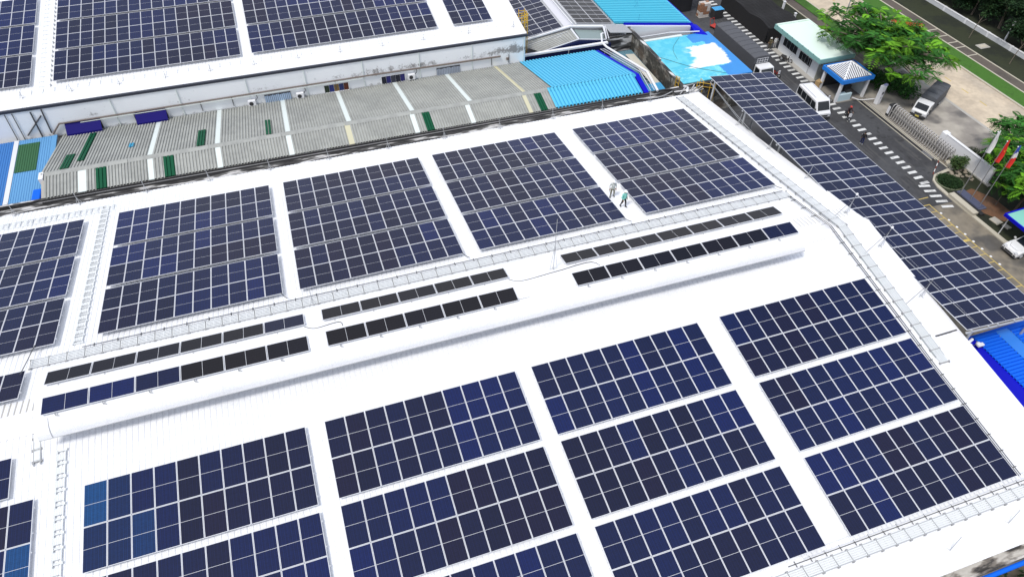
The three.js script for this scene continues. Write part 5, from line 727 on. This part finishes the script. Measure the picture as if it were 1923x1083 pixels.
// ───────── people ─────────
const smin = (a, b, k) => { const h = Math.max(k - Math.abs(a - b), 0) / k; return Math.min(a, b) - h * h * k * 0.25; };
function person(label, at, turn, J, col, extra) {
  const t = thing('person', label, 'person', at, turn);
  const j = (n) => J[n]; const B = []; const add = (a, b, ra, rb) => B.push([...j(a), ...j(b), ra, rb]);
  add('pelvis', 'chest', 0.125, 0.135); add('chest', 'neck', 0.125, 0.06); add('neck', 'head', 0.055, 0.06); B.push([...j('head'), j('head')[0], j('head')[1] + 0.055, j('head')[2] + 0.01, 0.088, 0.092]); B.push([...j('shL'), ...j('shR'), 0.07, 0.07]);
  for (const s of 'LR') { add('sh' + s, 'el' + s, 0.057, 0.043); add('el' + s, 'wr' + s, 0.042, 0.03); add('hip' + s, 'kn' + s, 0.092, 0.062); add('kn' + s, 'an' + s, 0.06, 0.042); add('an' + s, 'to' + s, 0.045, 0.036); } B.push([...j('hipL'), ...j('hipR'), 0.1, 0.1]);
  const res = 84, mc = new MarchingCubes(res, new THREE.MeshBasicMaterial(), false, false, 120000), S = 1.0; mc.isolation = 0; const hs = res / 2; mc.field.fill(-1);
  for (let zi = 0; zi < res; zi++) { const z = (zi - hs) / hs * S; if (Math.abs(z) > 0.75) continue; for (let yi = 0; yi < res; yi++) { const y = (yi - hs) / hs * S + 0.9; for (let xi = 0; xi < res; xi++) { const x = (xi - hs) / hs * S; if (Math.abs(x) > 0.6) continue; let d = 1; for (const b of B) { const dx = b[3] - b[0], dy = b[4] - b[1], dz = b[5] - b[2], px = x - b[0], py = y - b[1], pz = z - b[2]; let u = (px * dx + py * dy + pz * dz) / (dx * dx + dy * dy + dz * dz + 1e-9); u = u < 0 ? 0 : u > 1 ? 1 : u; const e = Math.hypot(px - dx * u, py - dy * u, pz - dz * u) - (b[6] + (b[7] - b[6]) * u); d = smin(d, e, 0.05); } mc.field[xi + yi * res + zi * res * res] = -d; } } }
  mc.update(); const n = mc.count, pos = new Float32Array(n * 3), nor = new Float32Array(n * 3), cc = new Float32Array(n * 3);
  for (let i = 0; i < n; i++) { const p = [mc.positionArray[i * 3] * S, mc.positionArray[i * 3 + 1] * S + 0.9, mc.positionArray[i * 3 + 2] * S]; pos.set(p, i * 3); nor.set([mc.normalArray[i * 3], mc.normalArray[i * 3 + 1], mc.normalArray[i * 3 + 2]], i * 3);
    const dist = (q) => Math.hypot(p[0] - q[0], p[1] - q[1], p[2] - q[2]); let c = p[1] < j('pelvis')[1] + 0.04 ? col.trousers : col.shirt; if (p[1] > j('neck')[1] + 0.02) c = col.skin; for (const s of 'LR') { if (dist(j('wr' + s)) < 0.09) c = col.skin; if (dist(j('an' + s)) < 0.09 || dist(j('to' + s)) < 0.09) c = col.shoes; if (c === col.trousers && (dist(j('el' + s)) < 0.09 || dist(j('wr' + s)) < 0.16)) c = dist(j('wr' + s)) < 0.1 ? col.skin : col.shirt; } cc.set(c, i * 3); }
  const g = new THREE.BufferGeometry(); g.setAttribute('position', new THREE.BufferAttribute(pos, 3)); g.setAttribute('normal', new THREE.BufferAttribute(nor, 3)); g.setAttribute('color', new THREE.BufferAttribute(cc, 3));
  // hands: palm and five bent fingers; face: nose, eyes, ears
  const parts = [clean(g)], paint = (q, c) => { q = clean(q); const k = new Float32Array(q.attributes.position.count * 3); for (let i = 0; i < k.length; i += 3) k.set(c, i); q.setAttribute('color', new THREE.BufferAttribute(k, 3)); parts.push(q); };
  for (const s of 'LR') { const w = V(...j('wr' + s)), d = w.clone().sub(V(...j('el' + s))).normalize(), side = V(d.y, -d.x, 0.3).cross(d).normalize(), up = d.clone().cross(side); const P = (a, b, c) => w.clone().addScaledVector(d, a).addScaledVector(side, b).addScaledVector(up, c).toArray(); paint(bar(P(0, 0, 0), P(0.085, 0, 0), 0.032, 8, 0.036), col.skin); [[-0.027, 0.07], [-0.009, 0.08], [0.009, 0.076], [0.027, 0.06]].forEach(([o, l]) => { paint(bar(P(0.08, o, 0), P(0.08 + l * 0.6, o, 0.012), 0.009, 6), col.skin); paint(bar(P(0.08 + l * 0.6, o, 0.012), P(0.08 + l, o, 0.035), 0.008, 6), col.skin); }); paint(bar(P(0.03, -0.03, 0), P(0.075, -0.06, 0.02), 0.011, 6, 0.009), col.skin); }
  const hd = j('head'), f = J.face || [0, 0, 1], fx = f[2], fz = -f[0]; const F = (r, u, o) => [hd[0] + f[0] * o + fx * r, hd[1] + u, hd[2] + f[2] * o + fz * r]; paint(bar(F(0, 0.05, 0.085), F(0, 0.01, 0.112), 0.012, 6, 0.017), col.skin); for (const s of [-1, 1]) { paint(new THREE.SphereGeometry(0.012, 6, 5).translate(...F(s * 0.034, 0.055, 0.086)), [0.02, 0.015, 0.012]); paint(new THREE.SphereGeometry(0.024, 6, 5).scale(0.6, 1.2, 1).translate(...F(s * 0.093, 0.035, 0)), col.skin); } paint(bar(F(-0.025, -0.025, 0.084), F(0.025, -0.025, 0.084), 0.006, 5), [0.25, 0.08, 0.06]);
  mesh('body', parts, std([1, 1, 1], 0.8, { vertexColors: true }), t);
  mesh('hair', new THREE.SphereGeometry(0.104, 14, 10, 0, 7, 0, 1.75).rotateX(-0.35).translate(hd[0] - f[0] * 0.012, hd[1] + 0.055, hd[2] - f[2] * 0.012), std([0.015, 0.013, 0.012], 0.8), t);
  if (col.helmet) { const h = mesh('helmet', [new THREE.SphereGeometry(0.125, 16, 10, 0, 7, 0, 1.5).scale(1, 0.95, 1.12).translate(hd[0], hd[1] + 0.075, hd[2]), new THREE.CylinderGeometry(0.135, 0.135, 0.012, 18).scale(1, 1, 1.25).translate(hd[0] + f[0] * 0.03, hd[1] + 0.08, hd[2] + f[2] * 0.03)], std(col.helmet, 0.4), t); }
  if (extra) extra(t); return t;
}
const stand = (o = {}) => ({ pelvis: [0, 0.86, 0], chest: [0, 1.16, 0.01], neck: [0, 1.37, 0.01], head: [0, 1.48, 0.03], shL: [0.17, 1.3, 0], shR: [-0.17, 1.3, 0], elL: [0.23, 1.06, -0.02], elR: [-0.23, 1.06, -0.02], wrL: [0.24, 0.84, 0.06], wrR: [-0.24, 0.84, 0.06], hipL: [0.09, 0.82, 0], hipR: [-0.09, 0.82, 0], knL: [0.11, 0.45, 0.03], knR: [-0.11, 0.45, 0.03], anL: [0.12, 0.07, -0.02], anR: [-0.12, 0.07, -0.02], toL: [0.14, 0.045, 0.14], toR: [-0.14, 0.045, 0.14], ...o });
const skin = [0.34, 0.19, 0.12];
person('roof worker in mint green shirt, black trousers and white helmet walking down the rear aisle', [36.3, rY(-8.2), -8.2], 0.35, stand({ knL: [0.12, 0.46, 0.1], anL: [0.13, 0.07, 0.12], toL: [0.16, 0.045, 0.27], knR: [-0.12, 0.45, -0.06], anR: [-0.13, 0.09, -0.2], toR: [-0.16, 0.05, -0.06], elR: [-0.3, 1.07, 0], wrR: [-0.26, 0.86, 0.12], face: [-0.3, 0, 0.95] }), { shirt: [0.22, 0.58, 0.50], trousers: [0.012, 0.013, 0.014], shoes: [0.015, 0.012, 0.012], skin, helmet: [0.85, 0.87, 0.87] }, (t) => { mesh('sleeve_cuff', [new THREE.TorusGeometry(0.042, 0.012, 6, 12).rotateX(1.4).translate(0.24, 0.88, 0.05)], std([0.30, 0.65, 0.58], 0.8), t); });
person('roof worker in pale grey shirt and khaki trousers further up the rear aisle', [36.1, rY(-9.8), -9.8], -0.3, stand({ wrR: [-0.28, 0.9, 0.16], elR: [-0.27, 1.08, 0.0], knR: [-0.13, 0.46, 0.08], anR: [-0.16, 0.07, 0.06], toR: [-0.18, 0.045, 0.2], knL: [0.13, 0.45, 0], anL: [0.16, 0.07, -0.08], toL: [0.19, 0.045, 0.06] }), { shirt: [0.50, 0.53, 0.50], trousers: [0.20, 0.19, 0.14], shoes: [0.02, 0.018, 0.016], skin, helmet: [0.80, 0.84, 0.85] }, (t) => mesh('clipboard', new THREE.BoxGeometry(0.04, 0.34, 0.24).rotateZ(0.3).translate(-0.33, 0.82, 0.16), M.translucent, t));
person('pedestrian in black top and navy trousers standing beside the crossing stripes', [72.75, 0.004, -20.5], 2.4, stand({ knL: [0.1, 0.46, 0.08], anL: [0.1, 0.07, 0.08], toL: [0.11, 0.045, 0.22] }), { shirt: [0.012, 0.012, 0.014], trousers: [0.02, 0.03, 0.11], shoes: [0.6, 0.6, 0.6], skin });
const seat = stand({ pelvis: [0, 0.86, -0.25], chest: [0, 1.16, -0.16], neck: [0, 1.36, -0.12], head: [0, 1.47, -0.08], shL: [0.17, 1.3, -0.14], shR: [-0.17, 1.3, -0.14], elL: [0.27, 1.1, 0.06], elR: [-0.27, 1.1, 0.06], wrL: [0.26, 1.02, 0.32], wrR: [-0.26, 1.02, 0.32], hipL: [0.1, 0.84, -0.22], hipR: [-0.1, 0.84, -0.22], knL: [0.2, 0.72, 0.2], knR: [-0.2, 0.72, 0.2], anL: [0.19, 0.36, 0.12], anR: [-0.19, 0.36, 0.12], toL: [0.2, 0.3, 0.26], toR: [-0.2, 0.3, 0.26] });
person('motorbike rider in dark clothes and red helmet on the crossing stripes', [74.5, 0.02, -25.3], -0.35, seat, { shirt: [0.03, 0.015, 0.018], trousers: [0.02, 0.02, 0.022], shoes: [0.5, 0.5, 0.5], skin, helmet: [0.55, 0.05, 0.04] });
person('guard in khaki uniform and white cap standing at the corner of the guard house', [75.0, 0.02, -42.4], -1.2, stand({ elL: [0.3, 1.12, 0.1], wrL: [0.28, 1.15, 0.3] }), { shirt: [0.13, 0.11, 0.06], trousers: [0.09, 0.08, 0.045], shoes: [0.02, 0.02, 0.02], skin, helmet: [0.75, 0.75, 0.72] });
person('person in white clothes beside the guard at the guard house corner', [75.7, 0.12, -42.3], 2.9, stand(), { shirt: [0.68, 0.68, 0.66], trousers: [0.45, 0.45, 0.45], shoes: [0.05, 0.05, 0.05], skin });

// ───────── trees and shrubs ─────────
function leafMat() { return new THREE.MeshPhysicalMaterial({ roughness: 0.75, specularIntensity: 0.2, vertexColors: true, side: THREE.DoubleSide }); }
function leafBlob(blobs, n, size, c, spread = 0.35) { // many leaf quads through the volume of flattened balls
  const pos = new Float32Array(n * 18), col = new Float32Array(n * 18); let k = 0; const tot = blobs.reduce((a, b) => a + b[3] ** 2 * b[4], 0);
  for (const [bx, by, bz, r, ry] of blobs) { const m = Math.round(n * r * r * ry / tot); for (let i = 0; i < m && k < n; i++, k++) {
    const th = rr(0, 6.283), cz = rr(-1, 1), s = Math.sqrt(1 - cz * cz), q = Math.pow(rnd(), 0.4) * (0.8 + 0.35 * vnoise(th * 3 + bx, cz * 3 + bz, 64, 7)), x = bx + s * Math.cos(th) * q * r, y = by + cz * q * ry, z = bz + s * Math.sin(th) * q * r;
    const a = rr(0, 6.283), tl = rr(-0.7, 0.7), l = size * rr(0.7, 1.3), w = l * 0.45, dx = [Math.cos(a) * l, Math.sin(tl) * l * 0.8 - l * 0.25, Math.sin(a) * l], ex = [-Math.sin(a) * w, rr(-0.3, 0.3) * w, Math.cos(a) * w], p0 = [x, y, z], p1 = [x + dx[0] / 2 + ex[0] / 2, y + dx[1] / 2 + ex[1] / 2 + 0.04 * l, z + dx[2] / 2 + ex[2] / 2], p2 = [x + dx[0], y + dx[1], z + dx[2]], p3 = [x + dx[0] / 2 - ex[0] / 2, y + dx[1] / 2 - ex[1] / 2 + 0.04 * l, z + dx[2] / 2 - ex[2] / 2];
    pos.set([...p0, ...p1, ...p2, ...p0, ...p2, ...p3], k * 18); const f = rr(1 - spread, 1 + spread), cc = [c[0] * f * rr(0.85, 1.2), c[1] * f, c[2] * f * rr(0.8, 1.2)]; for (let u = 0; u < 6; u++) col.set(cc, k * 18 + u * 3); } }
  const g = new THREE.BufferGeometry(); g.setAttribute('position', new THREE.BufferAttribute(pos.slice(0, k * 18), 3)); g.setAttribute('color', new THREE.BufferAttribute(col.slice(0, k * 18), 3)); g.computeVertexNormals(); return clean(g);
}
function frond(out, col, o, dir, len, c, droop) { // feather leaf: rachis with paired leaflets
  const d = V(...dir).normalize(), side = V(-d.z, 0, d.x).normalize(), n = 9; 
  for (let i = 1; i <= n; i++) { const t = i / n, p = V(...o).addScaledVector(d, len * t); p.y -= droop * t * t * len; const l = len * 0.40 * Math.sin(Math.PI * (0.16 + 0.8 * t)) + 0.05, w = len * 0.125;
    for (const s of [-1, 1]) { const e = p.clone().addScaledVector(side, s * l).addScaledVector(d, l * 0.45); e.y -= l * 0.22; const m = p.clone().lerp(e, 0.5), h = d.clone().multiplyScalar(w / 2); out.push(...p.toArray(), ...m.clone().add(h).toArray(), ...e.toArray(), ...p.toArray(), ...e.toArray(), ...m.clone().sub(h).toArray()); for (let u = 0; u < 6; u++) col.push(...c); } }
}
function featherTree(label, x, z, o) {
  const t = thing('flame_tree', label, 'tree', [x, 0, z], 0, o.group); const out = [], col = [], lim = [], tips = [];
  lim.push(bar([0, 0, 0], [o.lean[0] * 0.4, o.h * 0.45, o.lean[1] * 0.4], o.r0, 8, o.r0 * 0.7)); const base = V(o.lean[0] * 0.4, o.h * 0.45, o.lean[1] * 0.4);
  for (let k = 0; k < o.limbs; k++) { const a = k / o.limbs * 6.283 + rr(-0.3, 0.3), R = o.R * Math.sqrt(rr(0.15, 1)), e = V(o.lean[0] + Math.cos(a) * R * o.sx, o.h * (0.92 - 0.26 * (R / o.R) ** 2) + rr(-0.5, 0.5), o.lean[1] + Math.sin(a) * R * o.sz), m = base.clone().lerp(e, 0.5); m.y += 0.5; lim.push(tube([base.toArray(), m.toArray(), e.toArray()], 0.055 * o.r0 / 0.2, 8, 5)); tips.push(e); for (let q = 0; q < 2; q++) { const e2 = m.clone().add(V(rr(-1.3, 1.3), rr(0.1, 0.9), rr(-1.3, 1.3))); lim.push(bar(m.toArray(), e2.toArray(), 0.03, 4)); tips.push(e2); } }
  for (const e of tips) { const n = o.fronds, tone = rr(0.6, 1.35), yel = rnd() < o.bright; for (let q = 0; q < n; q++) { const a = q / n * 6.283 + rr(-0.4, 0.4), el = rr(-0.25, 0.75), c0 = yel ? [0.115, 0.29, 0.020] : [0.032, 0.120, 0.020], f = tone * rr(0.7, 1.3); frond(out, col, [e.x + rr(-0.35, 0.35), e.y + rr(-0.3, 0.3), e.z + rr(-0.35, 0.35)], [Math.cos(a), el, Math.sin(a)], rr(0.65, 1.15) * o.size, c0.map((v) => v * f), rr(0.3, 0.9)); } }
  mesh('trunk', lim, M.bark, t); const g = new THREE.BufferGeometry(); g.setAttribute('position', new THREE.BufferAttribute(new Float32Array(out), 3)); g.setAttribute('color', new THREE.BufferAttribute(new Float32Array(col), 3)); g.computeVertexNormals(); mesh('crown', clean(g), leafMat(), t); t.userData.tips = undefined; delete t.userData.tips; return [t, tips];
}
{
  const [t] = featherTree('wide flame tree with orange-red flowers shading the guard house', 82.6, -31.6, { h: 7.2, R: 7.0, sx: 0.95, sz: 1.32, lean: [0.9, -0.9], r0: 0.26, limbs: 64, fronds: 9, size: 1.3, bright: 0.32 });
  for (const [x, y, z, r] of [[-0.2, 7.9, 0.2, 0.34], [1.5, 7.8, 1.2, 0.4], [2.5, 7.7, 1.4, 0.45], [1.1, 7.8, 0.9, 0.24]]) { const pos = []; for (let k = 0; k < 48; k++) { const p = V(rr(-1, 1), rr(-0.4, 0.5), rr(-1, 1)).multiplyScalar(r), q = V(rr(-1, 1), rr(-1, 1), rr(-1, 1)).multiplyScalar(0.1), s = V(rr(-1, 1), rr(-1, 1), rr(-1, 1)).multiplyScalar(0.1); pos.push(x + p.x, y + p.y, z + p.z, x + p.x + q.x, y + p.y + q.y, z + p.z + q.z, x + p.x + s.x, y + p.y + s.y, z + p.z + s.z); } const g = new THREE.BufferGeometry(); g.setAttribute('position', new THREE.BufferAttribute(new Float32Array(pos), 3)); g.computeVertexNormals(); mesh('flower_cluster', clean(g), std([0.68, 0.09, 0.03], 0.7), t); }
  const ub = thing('undergrowth_bush', 'low green bushes under the flame tree beside the kiosk', 'bush', [83.4, 0, -29.6]); mesh('foliage', leafBlob([[0, 1.2, 0, 1.9, 1.2], [1.2, 1.0, 2.2, 1.5, 1.0], [-0.8, 1.0, -1.8, 1.6, 1.0], [2.0, 0.8, 0.2, 1.3, 0.8]], 4200, 0.3, [0.035, 0.12, 0.024]), leafMat(), ub); mesh('stem', [bar([0, 0, 0], [0.2, 1.2, 0], 0.08), bar([0, 0, 0], [1, 1, 1.5], 0.06)], M.bark, ub);
  const gp = 'feathery trees on the planted island';
  featherTree('feathery green tree beside the flags, farther up the right edge', 81.6, -9.5, { h: 5.4, R: 3.0, sx: 1, sz: 1.1, lean: [0.6, -0.4], r0: 0.12, limbs: 24, fronds: 7, size: 1.0, bright: 0.35, group: gp });
  featherTree('feathery dark tree behind the blue edged canopy at the right edge', 80.0, -6.0, { h: 4.6, R: 2.8, sx: 1, sz: 1.1, lean: [0.3, 0.2], r0: 0.12, limbs: 26, fronds: 7, size: 1.0, bright: 0.2, group: gp });
  featherTree('small feathery tree just right of the flag plinth', 78.9, -7.3, { h: 2.7, R: 1.3, sx: 1, sz: 1, lean: [0.1, 0], r0: 0.07, limbs: 7, fronds: 6, size: 0.8, bright: 0.2, group: gp });
  featherTree('topmost feathery tree on the right border, beside the outer road', 85.2, -13.2, { h: 5.2, R: 2.1, sx: 1, sz: 1, lean: [0.3, -0.2], r0: 0.12, limbs: 9, fronds: 7, size: 1.0, bright: 0.1, group: gp });
  featherTree('feathery tree on the right border level with the white car', 83.2, -5.2, { h: 5, R: 2.6, sx: 1, sz: 1, lean: [0, 0], r0: 0.12, limbs: 20, fronds: 7, size: 1.0, bright: 0.2, group: gp });
  const s = thing('shrub', 'light green bushy shrub growing before the near end of the sign wall', 'shrub', [79.3, 0.15, -13.4]); mesh('foliage', leafBlob([[0, 0.9, 0, 0.75, 0.7], [0.4, 1.3, 0.2, 0.5, 0.5], [-0.3, 1.2, -0.3, 0.45, 0.5]], 1500, 0.2, [0.06, 0.105, 0.035]), leafMat(), s); mesh('stem', [bar([0, 0, 0], [0.1, 0.9, 0], 0.05), bar([0, 0, 0], [-0.2, 0.9, -0.1], 0.04)], M.bark, s);
  const h = thing('hedge', 'low dark hedge curving on the grass behind the sign wall', 'hedge', [83.2, 0.12, -15.2]); mesh('foliage', leafBlob([[-1.2, 0.4, 0, 0.8, 0.4], [0, 0.4, 0.2, 0.9, 0.4], [1.2, 0.4, 1, 0.9, 0.4], [1.8, 0.4, 2.4, 0.9, 0.4], [1.9, 0.4, 3.8, 0.8, 0.4]], 3000, 0.16, [0.03, 0.045, 0.02]), leafMat(), h); mesh('stem', bar([0, 0, 0], [0, 0.4, 0], 0.06), M.bark, h);
}
{ // boundary wall and the dark trees beyond
  const w = thing('boundary_wall', 'long low white boundary wall beyond the dark lawn', 'wall', [106.05, 0, 0]); mesh('wall_body', metres(box(-0.12, 0.12, 0, 0.62, -58, 60)), std([0.58, 0.59, 0.60], 0.8), w); mesh('coping', box(-0.15, 0.15, 0.62, 0.67, -58, 60), M.white, w); for (let z = -57; z < 20; z += 4.1) mesh('pier', box(-0.16, 0.16, 0, 0.7, z - 0.15, z + 0.15), M.white, w);
  const gp = 'dark trees beyond the boundary wall', defs = [[109.2, -61, 'dark tree at the top edge, above the upper end of the boundary wall'], [113, -57, 'dark tree in the second row at the top edge beyond the wall'], [108.9, -53, 'dark tree overhanging the upper end of the boundary wall'], [109.3, -47.5, 'dark tree touching the upper middle of the boundary wall'], [109.0, -42.5, 'dark tree with a pale trunk behind the middle of the wall'], [109.6, -38, 'dark tree with bright green tufts behind the wall middle'], [109.2, -33.5, 'dark tree beside the short white post behind the wall'], [109.8, -29, 'dark tree at the right border behind the lower wall'], [113.5, -50, 'dark tree in the second row above the wall middle'], [114, -44, 'dark tree in the second row at the upper right'], [114, -38, 'dark tree in the upper right corner, second row'], [105.2, -66, 'dark tree standing before the wall at the top edge']];
  const kinds = []; for (let k = 0; k < 3; k++) { const bl = []; for (let i = 0; i < 13; i++) bl.push([rr(-2.4, 2.4), rr(1.6, 5.6), rr(-2.6, 2.6), rr(1.1, 1.9), rr(0.8, 1.4)]); kinds.push([leafBlob(bl, 6500, 0.34, [0.022, 0.050, 0.020], 0.5), leafBlob(bl.slice(0, 2).map((b) => [b[0], b[1] + 1.1, b[2], b[3] * 0.7, 0.4]), 260, 0.36, [0.045, 0.15, 0.03], 0.3)]); }
  const lm = leafMat(); defs.forEach(([x, z, l], i) => { const t = thing('shade_tree', l, 'tree', [x, 0, z], i * 1.7, gp); mesh('trunk', [bar([0, 0, 0], [0.2, 2.6, 0.1], 0.16, 8, 0.11), bar([0.2, 2.5, 0.1], [1.4, 4.4, 0.6], 0.08, 6), bar([0.2, 2.5, 0.1], [-1.2, 4.5, -0.5], 0.08, 6)], M.bark, t); mesh('crown', kinds[i % 3][0], lm, t); mesh('new_leaves', kinds[i % 3][1], lm, t); const sc = 0.9 + 0.3 * hash(i, 2, 3); t.scale.set(sc, sc * 0.9, sc); });
  for (const [x, z, x2, z2, l] of [[103.3, -36.9, 106.0, -38.6, 'thin leaning bare sapling before the middle of the wall'], [103.1, -29.6, 105.4, -31.0, 'thin leaning bare sapling before the lower end of the wall']]) { const s = thing('sapling', l, 'sapling', [x, 0, z]); mesh('stem', tube([[0, 0, 0], [0.3, 1.5, -0.1], [0.7, 3.2, 0.0]], 0.05, 12, 6), M.bark, s); mesh('twig', [bar([0.4, 2, -0.1], [0.9, 2.8, 0.4], 0.02, 4), bar([0.5, 2.4, 0], [0.2, 3.2, -0.4], 0.02, 4)], M.bark, s); mesh('leaves', leafBlob([[0.7, 3.3, 0, 0.5, 0.3]], 60, 0.22, [0.03, 0.07, 0.02]), lm, s); }
  const p = thing('lamp_post', 'short white post standing behind the lower half of the boundary wall', 'post', [107.4, 0, -34.8]); mesh('shaft', bar([0, 0, 0], [0.1, 2.6, 0], 0.12, 8), M.white, p); mesh('cap', new THREE.SphereGeometry(0.16, 10, 6).translate(0.1, 2.65, 0), M.white, p);
  const dk = featherTree('tall dark tree at the top edge behind the shade shelter', 84.6, -55.5, { h: 6, R: 2.6, sx: 1, sz: 1, lean: [0, 0], r0: 0.2, limbs: 14, fronds: 7, size: 1.1, bright: 0 });
  const lp = thing('street_lamp', 'white street lamp arm over the outer road above the flame tree', 'street lamp', [88.0, 0, -44.6]); mesh('pole', bar([0, 0, 0], [0, 7, 0], 0.08, 8), M.zinc, lp); mesh('arm', bar([0, 7, 0], [-1.6, 7.2, 0.0], 0.05, 6), M.zinc, lp); mesh('lamp_head', rbox(-2.4, -1.5, 7.12, 7.3, -0.16, 0.16, 0.06), M.white, lp);
}
{ // strip below the front eave at the lower right
  const g = tag(mesh('weed_patch', leafBlob([[44, 0.25, 28, 6, 0.3], [50, 0.25, 27, 5, 0.3], [56, 0.25, 26, 4, 0.3], [49, 4.5, 25.6, 2.2, 1.4]], 7000, 0.35, [0.04, 0.075, 0.03]), leafMat()), 'weedy green strip on the ground below the front eave', 'weeds', undefined, 'stuff');
}
renderer.render(scene, camera);
